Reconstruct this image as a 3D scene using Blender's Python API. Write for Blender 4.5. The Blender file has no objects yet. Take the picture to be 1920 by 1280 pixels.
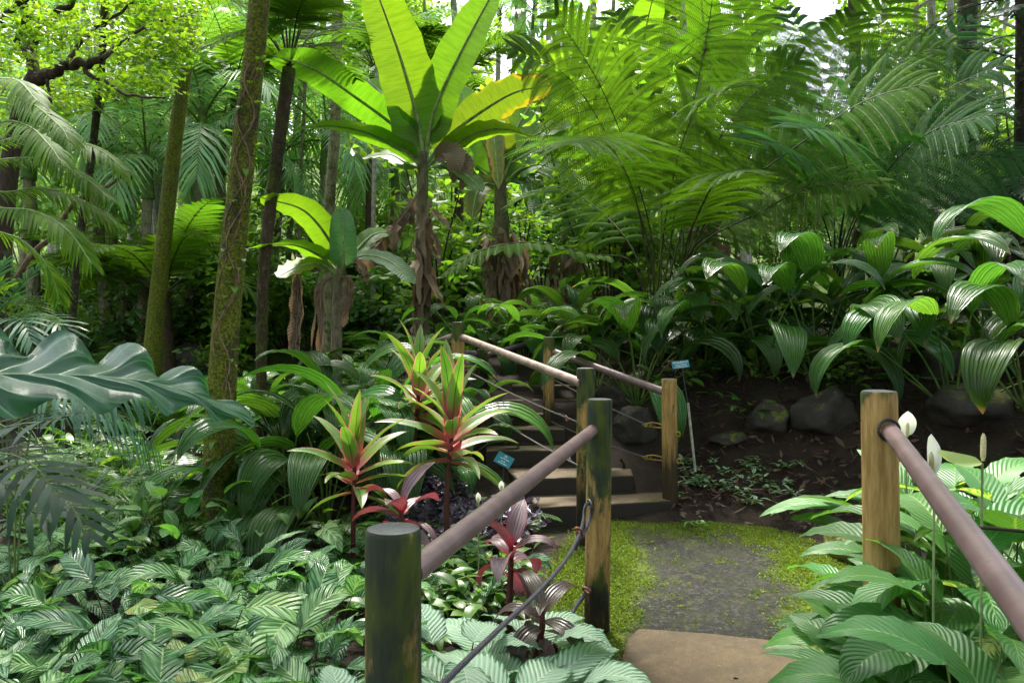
import bpy, math, random
import numpy as np
from mathutils import Vector, noise

random.seed(7)
RNG = np.random.default_rng(7)
R = math.radians
sc = bpy.context.scene
COL = sc.collection

# ------------------------------------------------------------------ camera, sky, sun, exposure
PITCH = R(0.84)
CAMZ = 1.5
cam = bpy.data.cameras.new('camera')
cam.lens = 28.12
cam.sensor_width = 36
cam.clip_start = 0.05
cam.clip_end = 500
cob = bpy.data.objects.new('camera', cam)
COL.objects.link(cob)
cob.location = (0, 0, CAMZ)
cob.rotation_euler = (R(90) - PITCH, 0, 0)
sc.camera = cob

SUN_EL, SUN_AZ = R(60), R(-12)          # azimuth measured from +Y (ahead) towards +X
world = bpy.data.worlds.new('World')
sc.world = world
world.use_nodes = True
wt = world.node_tree
sky = wt.nodes.new('ShaderNodeTexSky')
sky.sky_type = 'NISHITA'
sky.sun_disc = False
sky.sun_elevation = SUN_EL
sky.sun_rotation = SUN_AZ
sky.dust_density = 4.0
sky.air_density = 1.0
hsv = wt.nodes.new('ShaderNodeHueSaturation')
hsv.inputs['Saturation'].default_value = 0.42
wt.links.new(sky.outputs[0], hsv.inputs['Color'])
wt.links.new(hsv.outputs[0], wt.nodes['Background'].inputs['Color'])
wt.nodes['Background'].inputs['Strength'].default_value = 0.15
sl = bpy.data.lights.new('sun', 'SUN')
sl.energy = 3.4
sl.angle = R(10)
sl.color = (1.0, 0.95, 0.86)
so = bpy.data.objects.new('sun', sl)
COL.objects.link(so)
sd = Vector((math.sin(SUN_AZ) * math.cos(SUN_EL), math.cos(SUN_AZ) * math.cos(SUN_EL), math.sin(SUN_EL)))
so.rotation_euler = sd.to_track_quat('Z', 'Y').to_euler()
so.location = sd * 40
sc.view_settings.view_transform = 'Standard'
sc.view_settings.look = 'None'
sc.view_settings.exposure = 1.85
sc.view_settings.gamma = 1.0
sc.cycles.use_denoising = True
sc.cycles.max_bounces = 10
sc.cycles.diffuse_bounces = 5
sc.cycles.glossy_bounces = 2
sc.cycles.transmission_bounces = 8
sc.cycles.transparent_max_bounces = 6
sc.cycles.use_adaptive_sampling = True
sc.cycles.adaptive_threshold = 0.02

# ------------------------------------------------------------------ small maths helpers
def at(px, py, Y):
    """the point at depth Y that the photograph shows at pixel (px, py)"""
    dx, dy = (px - 960) / 1500.0, -(py - 640) / 1500.0
    f = math.cos(PITCH) + dy * math.sin(PITCH)
    u = -math.sin(PITCH) + dy * math.cos(PITCH)
    k = Y / f
    return np.array((dx * k, Y, CAMZ + u * k))

def gx(px, Y):
    return (px - 960) / 1500.0 * Y

def sst(a, b, x):
    t = np.clip((np.asarray(x, float) - a) / (b - a), 0, 1)
    return t * t * (3 - 2 * t)

def nrmz(a):
    a = np.asarray(a, float)
    return a / np.maximum(np.linalg.norm(a, axis=-1, keepdims=True), 1e-9)

def H(x, y):
    """height of the forest floor"""
    x = np.asarray(x, float); y = np.asarray(y, float)
    hl = np.interp(y, [-10, 4.4, 6, 9, 11, 13, 16, 20, 30, 60, 120], [-.10, -.08, .02, .28, .52, .90, 1.5, 2.3, 5.2, 16, 30])
    hr = np.interp(y, [-10, 6.0, 6.4, 7.0, 7.8, 10, 16, 30, 60, 120], [0, 0, .12, .36, .76, 1.25, 1.9, 4.6, 14, 26])
    d = (y - 6.1) + np.clip(x - 1.45, 0, 3) * .45
    hb = np.interp(d, [-20, 0, .9, 1.9, 4, 10, 24, 54, 114], [0, 0, .30, 1.05, 1.3, 2.1, 5.0, 14, 26])
    k = sst(-2.6, -.3, x)
    kb = sst(.95, 1.5, x)
    h = hl * (1 - k) + hr * k * (1 - kb) + hb * k * kb
    h = h + .36 * sst(1.42, 1.95, x) * (1 - sst(3.4, 4.4, y))
    h = h + .5 * sst(3.2, 5, x) * (1 - sst(6, 9, y))
    far = sst(5, 12, np.hypot(x - .5, y - 3.5))
    return h + far * .12 * (np.sin(x * .9 + 1) * np.cos(y * .7) + .5 * np.sin(x * 2.1 + y * 1.7))

def crom(pts, n=12):
    """smooth curve through the points"""
    P = np.array(pts, float)
    if len(P) == 2:
        t = np.linspace(0, 1, n)[:, None]
        return P[0] * (1 - t) + P[1] * t
    P = np.vstack([2 * P[0] - P[1], P, 2 * P[-1] - P[-2]])
    seg = len(P) - 3
    ts = np.linspace(0, seg - 1e-6, n)
    i = ts.astype(int); t = (ts - i)[:, None]
    a, b, c, d = P[i], P[i + 1], P[i + 2], P[i + 3]
    return .5 * (2 * b + (c - a) * t + (2 * a - 5 * b + 4 * c - d) * t ** 2 + (3 * b - a - 3 * c + d) * t ** 3)

def arc(p0, az, el0, L, droop, n=8, p=1.5, daz=0.0):
    t = (np.arange(n) + .5) / n
    el = el0 - droop * t ** p
    a = az + daz * t
    d = np.stack([np.cos(el) * np.cos(a), np.cos(el) * np.sin(a), np.sin(el)], 1) * (L / n)
    path = np.vstack([np.zeros(3), np.cumsum(d, 0)]) + np.asarray(p0, float)
    t2 = np.linspace(0, 1, n + 1)
    el2 = el0 - droop * t2 ** p; a2 = az + daz * t2
    nm = np.stack([-np.sin(el2) * np.cos(a2), -np.sin(el2) * np.sin(a2), np.cos(el2)], 1)
    return path, nm

def beta(a, b):
    m = (a / (a + b)) ** a * (b / (a + b)) ** b
    return lambda t: np.maximum(np.clip(t, 0, 1) ** a * np.clip(1 - t, 0, 1) ** b / m, .015)

LANCE = beta(.75, .95)
OVATE = beta(.55, .85)
STRAP = beta(.35, .75)
def BANANA(t):
    return np.maximum(np.minimum(1, (t * 7) ** .6) * np.sqrt(np.clip(1 - t ** 5, 0, 1)), .02)

# ------------------------------------------------------------------ mesh builder
class MB:
    def __init__(s):
        s.v, s.f, s.uv, s.r, s.m, s.n = [], [], [], [], [], 0

    def grid(s, P, rnd=0.5, mat=0, u=(0, 1), v=(0, 1)):
        P = np.asarray(P, float)
        if P.ndim == 3:
            P = P[None]
        B, N, M, _ = P.shape
        idx = np.arange(B * N * M).reshape(B, N, M) + s.n
        f = np.stack([idx[:, :-1, :-1], idx[:, :-1, 1:], idx[:, 1:, 1:], idx[:, 1:, :-1]], -1).reshape(-1, 4)
        U, W = np.meshgrid(np.linspace(u[0], u[1], M), np.linspace(v[0], v[1], N))
        T = np.stack([U, W], -1)
        q = np.stack([T[:-1, :-1], T[:-1, 1:], T[1:, 1:], T[1:, :-1]], 2).reshape(-1, 4, 2)
        s.v.append(P.reshape(-1, 3)); s.f.append(f); s.uv.append(np.tile(q, (B, 1, 1)))
        rr = np.broadcast_to(np.asarray(rnd, float), (B,)) if np.ndim(rnd) else np.full(B, rnd)
        s.r.append(np.repeat(rr, (N - 1) * (M - 1)))
        s.m.append(np.full(len(f), mat, int))
        s.n += B * N * M

    def tube(s, path, rad, k=8, mat=0, rnd=.5, vs=1.0, cap=False, squash=None):
        path = np.asarray(path, float)
        rad = np.broadcast_to(np.asarray(rad, float), (len(path),))
        T = nrmz(np.gradient(path, axis=0))
        ref = np.array([0, 0, 1.0]) if abs(T[:, 2]).mean() < .8 else np.array([1.0, 0, 0])
        a = nrmz(np.cross(T, ref)); b = np.cross(T, a)
        th = np.linspace(0, 2 * np.pi, k + 1)
        P = path[:, None] + rad[:, None, None] * (a[:, None] * np.cos(th)[None, :, None] + b[:, None] * np.sin(th)[None, :, None])
        s.grid(P, rnd, mat, (0, 1), (0, vs))
        if cap:
            for e in (0, -1):
                s.grid(np.stack([P[e], np.repeat(path[e][None], k + 1, 0)]), rnd, mat)

    def lathe(s, prof, k=24, mat=0, c=(0, 0, 0), v=(0, 1), rnd=.5, wob=None):
        prof = np.asarray(prof, float)
        th = np.linspace(0, 2 * np.pi, k + 1)
        r = prof[:, 0][:, None] * (np.ones(k + 1) if wob is None else wob(th))[None]
        P = np.stack([r * np.cos(th), r * np.sin(th), np.repeat(prof[:, 1][:, None], k + 1, 1)], -1) + np.asarray(c, float)
        s.grid(P[:, ::-1], rnd, mat, (0, 1), v)

    def blade(s, path, nm, w, prof=LANCE, M=4, fold=.25, cup=0., ripple=0., rf=5, rnd=.5, mat=0, pleat=0, ph=0., lobe=0., n2=None):
        path = np.asarray(path, float); N = len(path)
        nm = np.broadcast_to(np.asarray(nm, float), (N, 3))
        T = nrmz(np.gradient(path, axis=0))
        S = nrmz(np.cross(T, nm)); Q = np.cross(S, T)
        t = np.linspace(0, 1, N); W = .5 * w * prof(t)
        u = np.linspace(-1, 1, M + 1)
        au = np.abs(u)
        Wl = W[:, None] * (1 + lobe * np.sin(2 * np.pi * rf * t + ph + .6)[:, None] * au[None] ** 2 * np.where(u > 0, 1, .8)[None])
        lat = Wl * u[None] * math.cos(fold)
        hgt = Wl * au[None] * math.sin(fold) - cup * Wl * (u ** 2)[None]
        if ripple:
            rp = np.sin(2 * np.pi * rf * t[:, None] - au[None] * 1.6 + ph + np.where(u > 0, 1.1, 0)[None])
            hgt = hgt + ripple * w * au[None] ** 1.6 * rp * np.minimum(1, prof(t) * 1.5)[:, None]
        if pleat:
            hgt = hgt + pleat * W[:, None] * np.where(np.arange(M + 1) % 2, 1, -1)[None]
        P = path[:, None] + S[:, None] * lat[..., None] + Q[:, None] * hgt[..., None]
        s.grid(P, rnd, mat)

    def quads(s, C, A, B, rnd=.5, mat=0, sag=0.):
        """many small leaf-like quads: centre C, half-length A, half-width B"""
        C, A, B = (np.asarray(x, float) for x in (C, A, B))
        n = nrmz(np.cross(A, B)) * np.linalg.norm(B, axis=1, keepdims=True) * .35
        P = np.stack([np.stack([C - A - B * .25, C - A + n * 0, C - A + B * .25], 1),
                      np.stack([C - A * .1 - B + n, C, C - A * .1 + B + n], 1),
                      np.stack([C + A - B * .06, C + A - n * sag, C + A + B * .06], 1)], 1)
        s.grid(P, rnd, mat)

    def box(s, c, h, mat=0, rnd=.5, rot=None):
        c = np.asarray(c, float); h = np.asarray(h, float)
        q = np.array([[-1, -1], [1, -1], [1, 1], [-1, 1]], float)
        for ax in range(3):
            for sg in (-1, 1):
                p = np.zeros((4, 3)); o = [(ax + 1) % 3, (ax + 2) % 3]
                p[:, ax] = sg; p[:, o] = q if sg > 0 else q[::-1]
                p = p * h
                if rot is not None:
                    p = p @ np.asarray(rot).T
                p = p + c
                s.grid(np.stack([np.stack([p[0], p[1]]), np.stack([p[3], p[2]])]), rnd, mat)

    def mesh(s, name, mats, smooth=True, origin=None):
        v = np.concatenate(s.v); f = np.concatenate(s.f); uv = np.concatenate(s.uv)
        if origin is not None:
            v = v - np.asarray(origin, float)
        me = bpy.data.meshes.new(name)
        me.vertices.add(len(v)); me.vertices.foreach_set('co', v.astype(np.float32).ravel())
        me.loops.add(len(f) * 4); me.loops.foreach_set('vertex_index', f.astype(np.int32).ravel())
        me.polygons.add(len(f)); me.polygons.foreach_set('loop_start', (np.arange(len(f)) * 4).astype(np.int32))
        me.polygons.foreach_set('material_index', np.concatenate(s.m).astype(np.int32))
        me.polygons.foreach_set('use_smooth', np.full(len(f), smooth))
        l = me.uv_layers.new(name='uv'); l.data.foreach_set('uv', uv.astype(np.float32).ravel())
        a = me.attributes.new('rnd', 'FLOAT', 'FACE'); a.data.foreach_set('value', np.concatenate(s.r).astype(np.float32))
        for m in (mats if isinstance(mats, (list, tuple)) else [mats]):
            me.materials.append(m)
        me.update()
        return me

def tag(o, label=None, cat=None, group=None, kind=None):
    if label: o['label'] = label
    if cat: o['category'] = cat
    if group: o['group'] = group
    if kind: o['kind'] = kind
    return o

def empty(name, loc, label, cat, group=None, rz=0):
    o = bpy.data.objects.new(name, None)
    o.empty_display_size = .1
    COL.objects.link(o)
    o.location = tuple(loc); o.rotation_euler = (0, 0, rz)
    return tag(o, label, cat, group)

def part(name, mb, mats, parent, smooth=True, label=None):
    """mesh part given in world coordinates, parented to an unrotated thing"""
    p = parent
    org = np.zeros(3)
    while p is not None:
        org = org + np.array(p.location); p = p.parent
    o = bpy.data.objects.new(name, mb.mesh(name, mats, smooth, org))
    COL.objects.link(o); o.parent = parent
    if label: o['label'] = label
    return o

def solo(name, mb, mats, loc, label=None, cat=None, group=None, kind=None, smooth=True):
    o = bpy.data.objects.new(name, mb.mesh(name, mats, smooth, loc))
    COL.objects.link(o); o.location = tuple(loc)
    return tag(o, label, cat, group, kind)

def place(name, parts, loc, rz=0, s=1., label=None, cat=None, group=None, tilt=0., kind=None):
    """one more individual of a kind: parts = [(part name, mesh data)]"""
    if len(parts) == 1:
        o = bpy.data.objects.new(name, parts[0][1]); COL.objects.link(o)
    else:
        o = bpy.data.objects.new(name, None); COL.objects.link(o); o.empty_display_size = .1
        for pn, me in parts:
            c = bpy.data.objects.new(pn, me); COL.objects.link(c); c.parent = o
    o.location = tuple(float(a) for a in loc)
    o.rotation_euler = (tilt * math.cos(rz * 3), tilt * math.sin(rz * 5), rz)
    o.scale = (s, s, s) if not isinstance(s, tuple) else s
    return tag(o, label, cat, group, kind)

ORD = ['first', 'second', 'third', 'fourth', 'fifth', 'sixth', 'seventh', 'eighth', 'ninth', 'tenth', 'eleventh', 'twelfth',
       'thirteenth', 'fourteenth', 'fifteenth', 'sixteenth', 'seventeenth', 'eighteenth', 'nineteenth', 'twentieth']
ORD += ['twenty-' + a for a in ORD[:9]] + ['thirtieth'] + ['thirty-' + a for a in ORD[:9]] + ['fortieth'] + ['forty-' + a for a in ORD[:9]] + ['fiftieth'] + ['fifty-' + a for a in ORD[:9]] + ['sixtieth'] + ['sixty-' + a for a in ORD[:9]] + ['seventieth'] + ['seventy-' + a for a in ORD[:9]]

# ------------------------------------------------------------------ materials
class NT:
    def __init__(s, name):
        s.m = bpy.data.materials.new(name); s.m.use_nodes = True
        s.t = s.m.node_tree; s.t.nodes.clear()
        s.out = s.t.nodes.new('ShaderNodeOutputMaterial')

    def put(s, sock, val):
        if isinstance(val, bpy.types.NodeSocket):
            s.t.links.new(val, sock)
        elif isinstance(val, (tuple, list)):
            sock.default_value = tuple(val) + ((1,) if len(val) == 3 and sock.type == 'RGBA' else ())
        elif val is not None:
            if sock.type == 'RGBA': sock.default_value = (val, val, val, 1)
            elif sock.type == 'VECTOR': sock.default_value = (val, val, val)
            else: sock.default_value = val

    def node(s, typ, ins=None, **props):
        n = s.t.nodes.new('ShaderNode' + typ)
        for k, v in props.items(): setattr(n, k, v)
        for k, v in (ins or {}).items(): s.put(n.inputs[k], v)
        return n

    def mt(s, op, a, b=None, c=None, clamp=False):
        n = s.node('Math', operation=op, use_clamp=clamp)
        for i, x in enumerate((a, b, c)):
            if x is not None: s.put(n.inputs[i], x)
        return n.outputs[0]

    def mix(s, fac, a, b, mode='MIX'):
        n = s.node('Mix', data_type='RGBA', blend_type=mode)
        s.put(n.inputs['Factor'], fac)
        s.put(n.inputs[6], a); s.put(n.inputs[7], b)
        return n.outputs[2]

    def noise(s, scale, detail=4, vec=None, rough=.55, dist=0.):
        n = s.node('TexNoise', {'Scale': scale, 'Detail': detail, 'Roughness': rough, 'Distortion': dist})
        if vec is not None: s.t.links.new(vec, n.inputs['Vector'])
        return n.outputs['Fac']

    def step(s, x, a, b):
        n = s.node('MapRange', {'From Min': a, 'From Max': b}, interpolation_type='SMOOTHSTEP')
        s.put(n.inputs['Value'], x)
        return n.outputs[0]

    def rng(s, x, lo, hi):
        n = s.node('MapRange', {'To Min': lo, 'To Max': hi}); s.put(n.inputs['Value'], x)
        return n.outputs[0]

    def objco(s, scale=(1, 1, 1)):
        c = s.node('TexCoord').outputs['Object']
        if scale == (1, 1, 1): return c
        m = s.node('Mapping', {'Scale': scale}); s.t.links.new(c, m.inputs['Vector'])
        return m.outputs[0]

    def uv(s):
        n = s.node('UVMap', uv_map='uv'); x = s.node('SeparateXYZ', {0: n.outputs[0]})
        return n.outputs[0], x.outputs[0], x.outputs[1]

    def bump(s, h, strength=.3, dist=.01):
        return s.node('Bump', {'Height': h, 'Strength': strength, 'Distance': dist}).outputs[0]

    def vary(s, col, dv=.25, dh=.02, ds=.1):
        r = s.node('Attribute', attribute_name='rnd').outputs['Fac']
        o = s.node('ObjectInfo').outputs['Random']
        a = s.mt('FRACT', s.mt('ADD', s.mt('MULTIPLY', r, 1.0), s.mt('MULTIPLY', o, .73)))
        v = s.rng(r, 1 - dv, 1 + dv); h = s.rng(a, .5 - dh, .5 + dh)
        n = s.node('HueSaturation', {'Hue': h, 'Value': v, 'Saturation': 1.0, 'Color': col})
        return n.outputs[0]

    def surf(s, col, rough=.6, bump=None, spec=.5, trans=0., tcol=None, sheen=0., coat=0., metal=0.):
        p = s.node('BsdfPrincipled', {'Base Color': col, 'Roughness': rough, 'Specular IOR Level': spec, 'Metallic': metal})
        if coat: s.put(p.inputs['Coat Weight'], coat); s.put(p.inputs['Coat Roughness'], .25)
        if bump is not None: s.t.links.new(bump, p.inputs['Normal'])
        o = p.outputs[0]
        if trans:
            t = s.node('BsdfTranslucent', {'Color': tcol if tcol is not None else col})
            if bump is not None: s.t.links.new(bump, t.inputs['Normal'])
            m = s.node('MixShader', {0: trans, 1: o, 2: t.outputs[0]}); o = m.outputs[0]
        s.t.links.new(o, s.out.inputs['Surface'])
        return s.m

def leaf_mat(name, base, pattern=None, rough=.42, trans=.4, tint=(2.6, 2.4, .9), bumpf=None, dv=.3, dh=.015, spec=.5, coat=0., dry=0.):
    n = NT(name)
    uvv, U, V = n.uv()
    au = n.mt('ABSOLUTE', n.mt('MULTIPLY_ADD', U, 2.0, -1.0))
    col = base if pattern is None else pattern(n, au, U, V)
    if dry:
        k = n.mt('MULTIPLY', n.step(n.mt('ADD', n.mt('ADD', n.mt('MULTIPLY', V, .55), n.mt('MULTIPLY', au, .25)), n.mt('MULTIPLY', n.noise(9, 3, n.objco()), .55)), 1.02 - dry, 1.16 - dry), .85)
        col = n.mix(k, col, (.19, .12, .045))
    sp = n.mt('MULTIPLY', n.step(n.noise(26, 4, n.objco(), .75), .67, .72), n.step(n.noise(4, 2, n.objco()), .45, .6))
    if pattern is not None: col = n.mix(n.mt('MULTIPLY', sp, .75), col, (.13, .09, .03))
    mott = n.noise(6, 3, n.objco())
    col = n.mix(n.rng(mott, 0, .35), col, n.mix(1.0, col, (.55, .62, .45), 'MULTIPLY'))
    col = n.vary(col, dv, dh)
    tc = n.mix(1.0, col, tint, 'MULTIPLY')
    b = None
    if bumpf is not None: b = bumpf(n, au, U, V)
    return n.surf(col, rough, b, spec, trans, tc, coat=coat)

def midrib(w=.05, c=(.16, .22, .07)):
    return lambda n, base, au: n.mix(n.step(au, w * 1.4, w * .5), base, c)

def veins(k, slope, amp=.35, d=.006):
    def f(n, au, U, V):
        ph = n.mt('SUBTRACT', n.mt('MULTIPLY', V, k), n.mt('MULTIPLY', au, slope))
        return n.bump(n.mt('SINE', n.mt('MULTIPLY', ph, 6.2832)), amp, d)
    return f

def pleats(k, amp=.5, d=.008):
    def f(n, au, U, V):
        return n.bump(n.mt('SINE', n.mt('MULTIPLY', U, 6.2832 * k)), amp, d)
    return f

def pat_plain(c, rib=(.13, .2, .05), rw=.045, edge=None):
    def f(n, au, U, V):
        col = n.mix(n.step(au, rw * 1.5, rw * .4), c, rib)
        if edge: col = n.mix(n.step(au, .86, .97), col, edge)
        return col
    return f

def pat_calathea(n, au, U, V):
    rn = n.node('Attribute', attribute_name='rnd').outputs['Fac']
    cv = n.node('CombineXYZ', {0: n.mt('MULTIPLY', n.mt('SUBTRACT', V, n.mt('MULTIPLY', au, .24)), 13.), 1: n.mt('MULTIPLY', U, 1.6), 2: n.mt('MULTIPLY', rn, 90.)}).outputs[0]
    st = n.step(n.noise(1., 3, cv, .5), .40, .60)
    ed = n.step(n.mt('ADD', au, n.mt('MULTIPLY', n.noise(12, 2, n.objco()), .2)), 1.12, .86)
    lo = n.mix(rn, (.026, .105, .040), (.045, .135, .034))
    hi = n.mix(rn, (.17, .35, .19), (.22, .38, .16))
    col = n.mix(n.mt('MULTIPLY', st, ed), lo, hi)
    old = n.step(n.mt('ADD', rn, n.mt('MULTIPLY', n.noise(8, 4, n.objco(), .7), .10)), 1.01, 1.05)
    col = n.mix(old, col, (.24, .22, .05))
    return n.mix(n.step(au, .07, .015), col, (.28, .40, .17))

def pat_silver(n, au, U, V):
    ph = n.mt('SUBTRACT', n.mt('MULTIPLY', V, 13.0), n.mt('MULTIPLY', au, 3.4))
    wv = n.mt('MULTIPLY', n.mt('SINE', n.mt('MULTIPLY', ph, 6.2832)), .10)
    k = n.step(n.mt('ADD', au, n.mt('ADD', wv, n.mt('MULTIPLY', n.noise(14, 2, n.objco()), .16))), .86, 1.02)
    sil = n.mix(n.step(n.mt('SINE', n.mt('MULTIPLY', ph, 6.2832)), .2, 1.), (.30, .44, .31), (.20, .33, .21))
    col = n.mix(k, sil, (.03, .13, .05))
    return n.mix(n.step(au, .05, .01), col, (.42, .52, .38))

def pat_ti(n, au, U, V):
    e = n.step(n.mt('ADD', au, n.mt('MULTIPLY', n.noise(7, 2, n.objco()), .2)), .86, 1.02)
    b = n.step(V, .40, .06)
    col = n.mix(n.step(n.noise(3, 2, n.objco()), .35, .65), (.085, .20, .028), (.17, .31, .04))
    col = n.mix(n.step(au, .10, .02), col, (.03, .07, .012))
    col = n.mix(e, col, (.42, .16, .17))
    return n.mix(n.mt('MULTIPLY', b, n.rng(au, .45, 1.0)), col, (.55, .045, .14))

def pat_redti(n, au, U, V):
    col = n.mix(n.step(n.noise(4, 2, n.objco()), .35, .7), (.10, .058, .072), (.23, .17, .19))
    col = n.mix(n.step(au, .86, 1.0), col, (.26, .02, .035))
    return n.mix(n.step(V, .30, .05), col, (.24, .02, .04))

def pat_whale(n, au, U, V):
    ln = n.mt('SINE', n.mt('MULTIPLY', U, 6.2832 * 11))
    col = n.mix(n.step(ln, -.6, .9), (.036, .110, .020), (.062, .155, .028))
    tip = n.step(n.mt('ADD', V, n.mt('MULTIPLY', n.noise(11, 2, n.objco()), .12)), 1.0, 1.05)
    return n.mix(tip, col, (.32, .22, .11))

def pat_banana(base, burn=0.):
    def f(n, au, U, V):
        ln = n.noise(1.0, 2, n.node('CombineXYZ', {0: n.mt('MULTIPLY', V, 60.0), 1: n.mt('MULTIPLY', au, 1.2)}).outputs[0])
        col = n.mix(n.step(ln, .35, .7), base, n.mix(1., base, (.72, .8, .7), 'MULTIPLY'))
        if burn:
            k = n.mt('ADD', n.mt('ADD', n.mt('MULTIPLY', au, .5), n.mt('MULTIPLY', V, .45)), n.mt('MULTIPLY', n.noise(5, 4, n.objco()), .7))
            col = n.mix(n.step(k, 1.12 - burn, 1.25 - burn), col, (.27, .23, .02))
            col = n.mix(n.step(k, 1.30 - burn, 1.36 - burn), col, (.10, .045, .015))
        return n.mix(n.step(au, .075, .03), col, (.24, .34, .10))
    return f

def pat_lily(n, au, U, V):
    ph = n.mt('SUBTRACT', n.mt('MULTIPLY', V, 14.0), n.mt('MULTIPLY', au, 4.0))
    sn = n.mt('SINE', n.mt('MULTIPLY', ph, 6.2832))
    col = n.mix(n.step(sn, -.2, 1.), (.056, .165, .036), (.068, .190, .042))
    return n.mix(n.step(au, .06, .02), col, (.15, .27, .07))

def pat_variegated(n, au, U, V):
    ph = n.noise(1., 3, n.node('CombineXYZ', {0: n.mt('MULTIPLY', n.mt('SUBTRACT', V, n.mt('MULTIPLY', au, .25)), 26.), 1: n.mt('MULTIPLY', U, 3.)}).outputs[0])
    col = n.mix(n.step(n.mt('ADD', ph, n.rng(au, .06, -.12)), .44, .56), (.035, .13, .03), (.42, .46, .16))
    return n.mix(n.step(au, .06, .02), col, (.3, .38, .14))

def pat_big(n, au, U, V):
    ph = n.mt('SUBTRACT', n.mt('MULTIPLY', V, 13.), n.mt('MULTIPLY', au, 2.6))
    vn = n.step(n.mt('SINE', n.mt('MULTIPLY', ph, 6.2832)), .93, .99)
    col = n.mix(n.step(n.noise(9, 6, n.objco(), .7), .35, .7), (.028, .100, .060), (.055, .150, .095))
    col = n.mix(n.mt('MULTIPLY', vn, .5), col, (.17, .30, .19))
    col = n.mix(n.mt('MULTIPLY', n.step(n.noise(70, 3, n.objco()), .70, .74), .7), col, (.12, .09, .04))
    return n.mix(n.step(au, .03, .012), col, (.24, .36, .22))

def pat_inch(n, au, U, V):
    return n.mix(n.step(n.mt('ABSOLUTE', n.mt('SUBTRACT', au, .45)), .24, .14), (.06, .19, .06), (.50, .60, .45))

ML = {}
ML['whale'] = leaf_mat('whaleback leaf', None, pat_whale, .28, .34, bumpf=pleats(11, .9, .006), dv=.35)
ML['calathea'] = leaf_mat('striped calathea leaf', None, pat_calathea, .26, .24, tint=(1.8, 2.1, 1.0), bumpf=veins(12, 2.9, .7, .006), dv=.4, dh=.018)
ML['silver'] = leaf_mat('silver calathea leaf', None, pat_silver, .5, .22, tint=(1.3, 1.5, .8), bumpf=veins(13, 3.4, .6, .004), dv=.2)
ML['ti'] = leaf_mat('pink edged cordyline leaf', None, pat_ti, .36, .30, tint=(1.5, 1.6, .8), dv=.2)
ML['redti'] = leaf_mat('purple cordyline leaf', None, pat_redti, .34, .2, tint=(2., .5, .6), bumpf=pleats(6, .4, .004), dv=.3)
ML['bronze'] = leaf_mat('bronze cordyline leaf', (.055, .040, .028), None, .3, .2, tint=(2., 1.2, .8), bumpf=pleats(6, .4, .004), dv=.4, dh=.04)
ML['lily'] = leaf_mat('peace lily leaf', None, pat_lily, .42, .36, tint=(2.4, 2.3, .9), bumpf=veins(14, 4., .32, .005), dv=.4, spec=.35)
ML['dief'] = leaf_mat('variegated leaf', None, pat_variegated, .35, .36, tint=(1.8, 1.8, .7), dv=.2)
ML['inch'] = leaf_mat('white striped leaf', None, pat_inch, .4, .2, dv=.2)
ML['banana'] = leaf_mat('banana leaf', None, pat_banana((.10, .21, .018)), .5, .46, tint=(1.9, 1.8, .55), bumpf=veins(80, 2.5, .16, .004), dv=.15)
ML['banana_old'] = leaf_mat('burnt banana leaf', None, pat_banana((.12, .19, .02), .12), .5, .46, tint=(1.7, 1.6, .6), bumpf=veins(80, 2.5, .16, .004), dv=.15)
ML['banana_pale'] = leaf_mat('pale banana leaf', None, pat_banana((.10, .21, .08)), .4, .35, tint=(1.8, 2.0, 1.1), bumpf=veins(40, 1.5, .5, .006), dv=.1)
ML['dead'] = leaf_mat('dry brown leaf', (.27, .19, .135), None, .75, .2, tint=(1.5, 1.2, .8), bumpf=veins(30, 1.5, .6, .008), dv=.45, dh=.01)
ML['fern'] = leaf_mat('tree fern frond', (.055, .125, .014), None, .8, .5, tint=(2.05, 2.05, .6), dv=.25, dh=.012, spec=.04)
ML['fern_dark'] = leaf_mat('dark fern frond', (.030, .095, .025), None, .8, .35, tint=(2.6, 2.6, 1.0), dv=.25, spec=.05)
ML['groundfern'] = leaf_mat('ground fern', (.07, .165, .035), None, .42, .35, tint=(2.4, 2.4, .9), dv=.4, dh=.02)
ML['palm'] = leaf_mat('palm leaflet', (.085, .18, .020), None, .5, .5, tint=(3.0, 2.6, .6), dv=.3, spec=.1)
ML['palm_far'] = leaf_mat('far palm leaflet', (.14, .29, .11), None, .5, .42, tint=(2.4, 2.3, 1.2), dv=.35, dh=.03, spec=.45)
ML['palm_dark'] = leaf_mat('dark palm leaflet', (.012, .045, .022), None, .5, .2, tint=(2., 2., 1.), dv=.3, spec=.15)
ML['palm_blue'] = leaf_mat('bluish palm leaflet', (.045, .13, .075), None, .36, .25, tint=(2., 2., 1.), dv=.3)
ML['tree'] = leaf_mat('small tree leaf', (.10, .20, .020), None, .4, .5, tint=(2.5, 2.3, .7), dv=.4, dh=.02)
ML['tree_bright'] = leaf_mat('bright tree leaf', (.13, .25, .03), None, .5, .5, tint=(2.3, 2.2, .7), dv=.35, dh=.02)
ML['shrub'] = leaf_mat('shrub leaf', (.085, .19, .03), None, .38, .4, tint=(2.8, 2.5, .8), dv=.4, dh=.02)
ML['conifer'] = leaf_mat('dark needle spray', (.018, .055, .028), None, .5, .2, tint=(1.8, 1.8, 1.2), dv=.4)
ML['purple'] = leaf_mat('purple ground leaf', (.10, .085, .125), None, .3, .1, tint=(1.6, .7, 1.), dv=.7, dh=.03)
ML['big'] = leaf_mat('glossy wavy leaf', None, pat_big, .33, .3, tint=(2.0, 2.6, .5), bumpf=veins(7, 1.3, .7, .02), dv=.05, spec=.45)
ML['spathe'] = leaf_mat('white spathe', (.78, .80, .74), None, .5, .35, tint=(1, 1, .9), dv=.05)
ML['spathe_green'] = leaf_mat('cream green spathe', (.50, .60, .22), None, .45, .4, tint=(1.2, 1.2, .7), dv=.05)
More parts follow.
